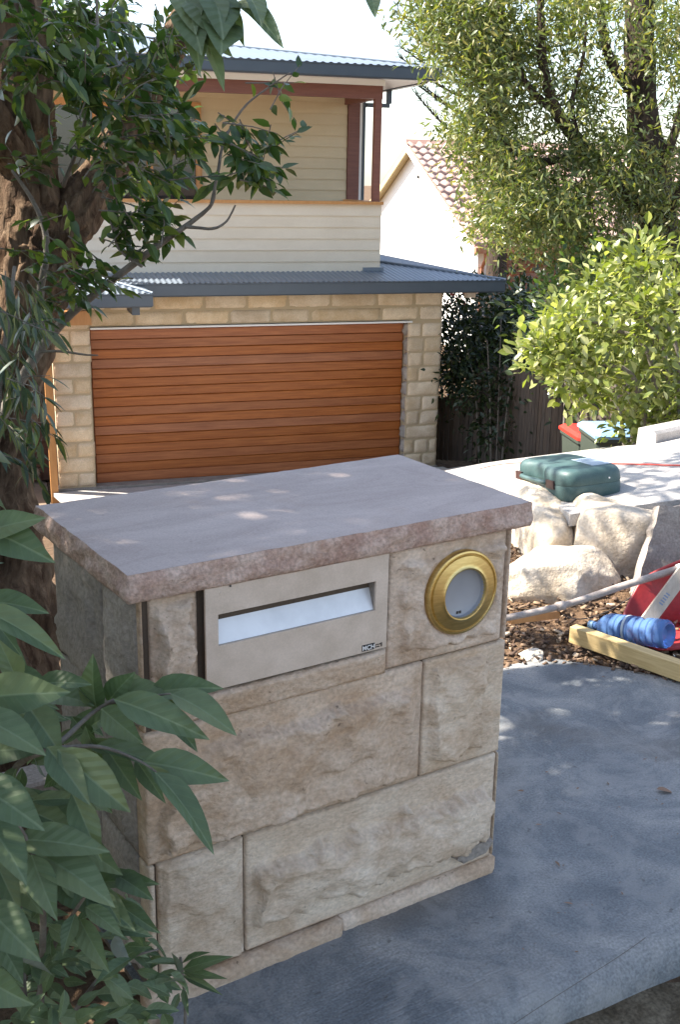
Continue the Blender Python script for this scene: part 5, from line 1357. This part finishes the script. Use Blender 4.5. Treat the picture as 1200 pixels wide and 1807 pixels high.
def overhang():
    b = P(380, -60, 1.72); root = tree_root('overhanging_branch', 'end of a leafy branch hanging into the top of the view', 'branch', b)
    L = []
    for x0, y0, x1, y1, w_ in [(336, 25, 352, 98, 30), (330, 5, 345, 60, 30), (352, 35, 392, 82, 24), (362, 72, 398, 136, 20), (420, 2, 494, 42, 24), (402, 8, 427, 62, 18), (350, -10, 380, 34, 34), (318, -20, 342, 26, 26), (400, 22, 440, -4, 26), (372, -14, 402, 30, 32), (430, -16, 470, 12, 20), (388, 40, 398, 60, 14), (655, -12, 662, 12, 10)]:
        a = P(x0, y0, 1.72); c = P(x1, y1, 1.66+RNG.uniform(-.03, .03)); L.append(orient(a, c-a, -AX[2]*.7+np.array([0, 0, .5])+rv(.35), np.linalg.norm(c-a), 1.1*w_/np.linalg.norm([x1-x0, y1-y0])/.46))
    leaves(root, L, M['lf_big'], G_BIG, 60)
    p = hres([P(300, -220, 1.8), P(360, -90, 1.74), P(385, -20, 1.72), P(360, 25, 1.72), P(362, 70, 1.71)], 18); MB().tube(p, [.006-.004*k/18 for k in range(19)], 7).build('stem', M['twig'], root, True)
    p = hres([P(300, -220, 1.8), P(500, -120, 1.74), P(640, -40, 1.72), P(656, -5, 1.72)], 14); MB().tube(p, .003, 6).build('stem', M['twig'], root, True)
    p = hres([P(385, -20, 1.72), P(420, -5, 1.72), P(440, -10, 1.72)], 8); MB().tube(p, .003, 6).build('stem', M['twig'], root, True)
overhang()
def gum():
    b = P(1150, 700, 12.5); root = tree_root('weeping_gum_tree', 'tall tree with weeping olive leaves and dark trunk over the tiled roof', 'tree', (b[0], b[1], -2.4))
    tk = [np.array([b[0], b[1], -2.5]), P(1160, 560, 12.5), P(1165, 430, 12.5), P(1150, 330, 12.5), P(1135, 200, 12.5), P(1130, 60, 12.5), P(1125, -100, 12.5), P(1080, -600, 12.4)]
    MB().tube(hres(tk, 40), list(np.interp(np.linspace(0, 7, 41), range(8), [.30, .26, .24, .20, .175, .16, .15, .08])), 16, True, .25, 3).build('trunk', M['barkdark'], root, True)
    def limb(px, r0, r1, n=24):
        p = hres([P(*q) for q in px], n); MB().tube(p, list(np.linspace(r0, r1, n+1)), 8, True, .15, 4).build('branch', M['barkdark'], root, True)
    limb([(1150, 380, 12.5), (1090, 330, 12.2), (1030, 260, 12), (985, 200, 11.8), (960, 120, 11.6), (955, 20, 11.5), (960, -80, 11.4)], .10, .03)
    limb([(1030, 265, 12), (965, 285, 11.9), (900, 260, 11.8), (860, 190, 11.7), (840, 100, 11.6)], .05, .015)
    limb([(985, 200, 11.8), (930, 150, 11.7), (890, 60, 11.6), (880, -40, 11.5)], .045, .02)
    limb([(1135, 180, 12.5), (1080, 110, 12.3), (1060, 20, 12.2), (1050, -80, 12.1)], .07, .03)
    limb([(1160, 460, 12.5), (1080, 440, 12.2), (980, 400, 12), (900, 380, 11.8), (850, 360, 11.7)], .08, .015)
    limb([(1150, 330, 12.5), (1190, 240, 12.3), (1220, 120, 12.2)], .07, .03)
    limb([(1020, 240, 11.9), (1010, 180, 11.8), (1030, 100, 11.7), (1035, 40, 11.7)], .03, .012)
    limb([(1170, 420, 12.4), (1195, 350, 12.0), (1215, 300, 11.8)], .07, .03)
    L = []
    def clump(poly, n, t0, t1, nl=104, rad=.38, ln=.088):
        for x, y in sample_poly(poly, n):
            c = P(x, y, RNG.uniform(t0, t1)); rr = rad*RNG.uniform(.55, 1.15)
            for k in range(nl):
                q = RNG.normal(size=3)*.5; q[2] *= .9; p = c+q*rr
                d = unit(np.array([RNG.normal(0, .6), RNG.normal(0, .6), -.75+RNG.uniform(-.2, .75)]))
                L.append(orient(p, d, rv(1.0)+np.array([-.4, 0, .35]), ln*RNG.uniform(.7, 1.25), RNG.uniform(.8, 1.3)))
    edge = [(735, 0), (755, 60), (820, 110), (830, 160), (805, 220), (805, 250), (840, 320), (850, 395), (870, 440), (900, 470)]
    main = edge[:-2]+[(960, 400), (1000, 400), (1000, 330), (940, 330), (900, 230), (930, 120), (910, 0)]
    clump(main, 150, 11.0, 12.6)
    clump([(715, -60), (900, -60), (940, 60), (900, 140), (800, 120), (730, 55)], 36, 11, 12.4)
    clump([(900, -40), (1060, -40), (1050, 40), (990, 110), (920, 90)], 20, 11, 12.6)
    clump([(1140, -40), (1230, -40), (1230, 130), (1170, 120)], 20, 11.5, 13)
    clump([(930, 130), (1060, 110), (1080, 170), (1040, 260), (950, 250)], 14, 11.4, 12.8)
    clump([(940, 260), (1110, 250), (1130, 330), (1020, 380), (950, 350)], 34, 11.2, 12.6)
    clump([(850, 390), (1010, 350), (1040, 410), (1010, 450), (940, 430), (880, 410)], 40, 11, 12.4)
    clump([(1170, 240), (1230, 220), (1230, 470), (1165, 470), (1150, 380)], 26, 11.5, 13)
    clump([(1010, 420), (1190, 430), (1190, 500), (1000, 500)], 26, 12.2, 13.6)
    clump([(960, -40), (1220, -40), (1220, 240), (1150, 330), (1060, 300), (960, 200)], 52, 10.8, 13.0, 60)
    clump([(1000, -40), (1130, -40), (1110, 60), (1020, 80)], 10, 11.5, 12.8)
    clump([(1080, 250), (1180, 330), (1150, 420), (1050, 380)], 12, 11.8, 13.0)
    leaves(root, L, M['lf_gum'], G_GUM, 290)
gum()
def ground_at(p): return float(ground(p[0], p[1]))
def bush(name, label, cat, stems, clumps, lm, geo, ln, nl, rad, upv=(0, 0, 1), sr=.02, down=0.0, single=250, mt='twig', group=None):
    """stems: pixel polylines; clumps: (poly, n, t0, t1)"""
    b = P(*stems[0][0]); gz_ = ground_at(b); root = tree_root(name, label, cat, (b[0], b[1], gz_), group)
    for s in stems:
        p = [P(*q) for q in s]; p[0] = np.array([p[0][0], p[0][1], min(p[0][2], ground_at(p[0])-.02)])
        MB().tube(hres(p, 16), list(np.linspace(sr, sr*.3, 17)), 6).build('stem', M[mt], root, True)
    L = []
    for poly, n, t0, t1 in clumps:
        for x, y in sample_poly(poly, n):
            c = P(x, y, RNG.uniform(t0, t1))
            for k in range(nl):
                q = RNG.normal(size=3)*.5*rad; d = unit(unit(q)*.9+rv(.45)+np.array([0, 0, .25-down])-AX[2]*.15)
                L.append(orient(c+q, d, np.array(upv)+rv(.55), ln*RNG.uniform(.65, 1.25), RNG.uniform(.85, 1.15)))
    leaves(root, L, M[lm], geo, single)
    return root
bush('lime_shrub', 'sunlit lime-green shrub with broad blunt leaves spilling over the fence and kerb', 'shrub',
     [[(1190, 790, 9.6), (1180, 700, 9.5), (1165, 600, 9.4), (1110, 540, 9.3)], [(1195, 790, 9.6), (1200, 660, 9.5), (1170, 560, 9.4), (1120, 480, 9.4)], [(1180, 780, 9.6), (1130, 690, 9.3), (1060, 640, 9.2), (960, 615, 9.2), (925, 612, 9.2)], [(1200, 780, 9.6), (1150, 640, 9.3), (1080, 580, 9.3), (1010, 560, 9.3)]],
     [([(905, 620), (925, 595), (965, 590), (1010, 600), (1010, 640), (940, 640)], 24, 9.0, 9.4), ([(1000, 650), (1060, 690), (1050, 710), (1000, 690)], 8, 9.0, 9.5), ([(960, 560), (1010, 520), (1030, 560), (990, 590)], 6, 9.0, 9.5), ([(990, 560), (1060, 490), (1140, 460), (1200, 470), (1230, 560), (1230, 690), (1160, 720), (1080, 705), (1000, 690), (975, 640)], 215, 8.9, 10.3), ([(1010, 480), (1090, 430), (1170, 440), (1120, 480), (1040, 520)], 16, 9.2, 9.8), ([(1080, 745), (1150, 738), (1200, 730), (1190, 755), (1090, 772)], 22, 9.0, 9.5), ([(1130, 690), (1230, 690), (1230, 760), (1160, 760)], 14, 9.2, 9.8), ([(1095, 450), (1130, 440), (1185, 465), (1120, 500)], 10, 9.2, 9.8)],
     'lf_lime', G_OB, .100, 15, .17, sr=.028)
bush('mid_green_bush', 'mid green small-leaved bush above and left of the lime shrub', 'shrub',
     [[(1130, 790, 11.6), (1080, 640, 11.5), (1010, 530, 11.4)], [(1140, 790, 11.6), (1100, 600, 11.4), (1060, 500, 11.3)]],
     [([(960, 520), (990, 470), (1060, 440), (1100, 470), (1060, 560), (990, 600), (955, 560)], 60, 10.9, 11.8)], 'lf_mid', G_OVAL, .085, 22, .3, sr=.03)
bush('dark_bush', 'tall dark bush in deep shade between the garage and the fence, with thin bare stems', 'shrub',
     [[(870, 818, 17), (865, 700, 17), (860, 600, 17)], [(885, 818, 16.9), (900, 690, 16.8), (930, 590, 16.8)], [(850, 818, 17.2), (840, 700, 17.4), (820, 590, 17.6)], [(878, 818, 17), (880, 720, 17), (885, 560, 17)]],
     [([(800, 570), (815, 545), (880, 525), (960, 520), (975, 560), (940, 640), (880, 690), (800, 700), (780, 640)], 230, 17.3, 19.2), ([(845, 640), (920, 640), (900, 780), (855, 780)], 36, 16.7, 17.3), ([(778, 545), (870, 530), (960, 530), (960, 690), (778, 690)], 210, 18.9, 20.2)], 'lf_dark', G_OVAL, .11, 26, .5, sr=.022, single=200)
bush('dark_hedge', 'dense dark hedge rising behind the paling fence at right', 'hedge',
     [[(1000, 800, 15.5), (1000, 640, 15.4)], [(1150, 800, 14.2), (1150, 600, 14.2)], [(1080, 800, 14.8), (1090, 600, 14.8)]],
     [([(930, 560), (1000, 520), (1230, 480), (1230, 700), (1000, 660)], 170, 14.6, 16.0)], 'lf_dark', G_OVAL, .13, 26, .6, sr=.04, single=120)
bush('red_leaf_shrub', 'small patch of red leaves showing under the garage gutter corner', 'shrub', [[(800, 815, 19.4), (800, 640, 19.4), (800, 540, 19.4)]],
     [([(786, 522), (815, 522), (812, 545), (790, 560)], 9, 19.2, 19.6)], 'lf_red', G_OVAL, .10, 12, .22, sr=.02, single=80)
def palm():
    c = P(1100, 300, 14.2); b = P(1110, 760, 14.2); root = tree_root('palm_tree', 'palm with arching feathery fronds behind the weeping tree', 'palm', (b[0], b[1], ground_at(b)))
    MB().tube(hres([(b[0], b[1], ground_at(b)-.05), (b+c)/2, c], 16), .09, 10, True, .1, 6).build('trunk', M['barkdark'], root, True)
    for px, py in ((1010, 260), (1020, 340), (1060, 220), (1150, 230), (1200, 280), (1180, 360), (1120, 400), (1060, 380), (1210, 150), (1185, 170)):
        e = P(px, py, 14.2+RNG.uniform(-.5, .4)); mid = (c+e)/2+np.array([0, 0, .18]); pts = hres([c, mid, e], 16)
        MB().tube(pts, list(np.linspace(.014, .004, 17)), 5).build('frond_stem', M['twig'], root, True)
        L = []
        for i in range(2, 17):
            ax = unit(pts[i]-pts[i-1]); sd_ = unit(np.cross(ax, [0, 0, 1]))
            for s in (-1, 1):
                L.append(orient(pts[i], unit(ax*.7+sd_*s*.8+np.array([0, 0, -.35])+rv(.08)), np.array([0, 0, 1])+rv(.2), .36*(1-.5*abs(i-8)/9), .30))
        leaves(root, L, M['lf_palm'], G_NARROW, 0, rest='frond')
palm()
def pine():
    b = P(880, 560, 26); root = tree_root('pine_tree', 'tall pine with tiered upswept branches showing beyond the weeping tree', 'pine', (b[0], b[1], -2.8))
    MB().tube(hres([(b[0], b[1], -2.9), P(880, 300, 26), P(880, -200, 26)], 20), list(np.linspace(.28, .12, 21)), 10, True, .1, 3).build('trunk', M['barkdark'], root, True)
    L = []
    for x1, y1, x0, y0 in ((700, 20, 880, 105), (706, 82, 880, 165), (722, 60, 880, 120), (745, 150, 880, 215), (733, 165, 880, 290), (712, 130, 880, 220), (1010, 60, 880, 110), (1040, 140, 880, 190), (1000, 210, 880, 250), (730, -60, 880, 20), (705, 100, 880, 190)):
        a = P(x0, y0, 26); e = P(x1, y1, 26+RNG.uniform(-1.5, 1)); mid = (a+e)/2+np.array([0, 0, -.18]); pts = hres([a, mid, e], 26)
        MB().tube(pts, list(np.linspace(.05, .012, 27)), 6).build('branch', M['barkdark'], root, True)
        for i in range(6, 27):
            ax = unit(pts[i]-pts[i-1])
            for k in range(7):
                L.append(orient(pts[i], unit(ax*.8+rv(.55)+np.array([0, 0, .2])), rv(1), RNG.uniform(.14, .26), .35))
    leaves(root, L, M['needle'], G_NARROW, 0, rest='needle_spray')
pine()
# low scraps
def scraps():
    me = None
    p = PZ(1172, 1394, .004); V, F = leaf_geo(5, .5, .2, .3); 
    o = mesh_obj('fallen_leaf', V, F, M['lf_dead'], None, True); o.matrix_world = Matrix(orient(p+np.array([-.02, .01, .004]), (.7, -.5, .05), (0.1, 0, 1), .052, 1.0).tolist()); tag(o, 'single dry brown leaf lying on the grey concrete path', 'leaf')
    L = []
    for px, py in ((1010, 1218), (1022, 1222), (968, 1362), (1035, 1346), (1052, 1362), (1092, 1505), (1140, 1507), (1033, 1717), (995, 1415), (1075, 1385), (918, 1416))+tuple(zip(RNG.uniform(900, 1200, 46), RNG.uniform(1190, 1700, 46))):
        p = PZ(px, py, .004); a = RNG.uniform(0, 6.28); L.append(orient(p, (math.cos(a), math.sin(a), .1), np.array([0, 0, 1])+rv(.3), abs(RNG.normal(0, .007))+.004, .7))
    V, F = G_OVAL; T = []
    for f in F: T += [f[:3]]+([(f[0], f[2], f[3])] if len(f) == 4 else [])
    A = np.array(L); VV = np.einsum('nij,vj->nvi', A[:, :3, :3], V)+A[:, None, :3, 3]; FF = (np.array(T)[None]+(np.arange(len(L))*len(V))[:, None, None]).reshape(-1, 3)
    o = fast_mesh('leaf_litter', VV.reshape(-1, 3), FF, M['lf_dead']); tag(o, 'tiny dark specks of leaf litter scattered on the path', 'litter', kind='stuff')
    b = PZ(70, 1368, .03); o = MB().box((b[0]-.15, b[1]-.05, -.06), (b[0]+.12, b[1]+.07, .035), .008).build('edging_block', M['greystone'], None); tag(o, 'flat grey edging block half hidden behind the broad leaf shrub', 'block')
scraps()
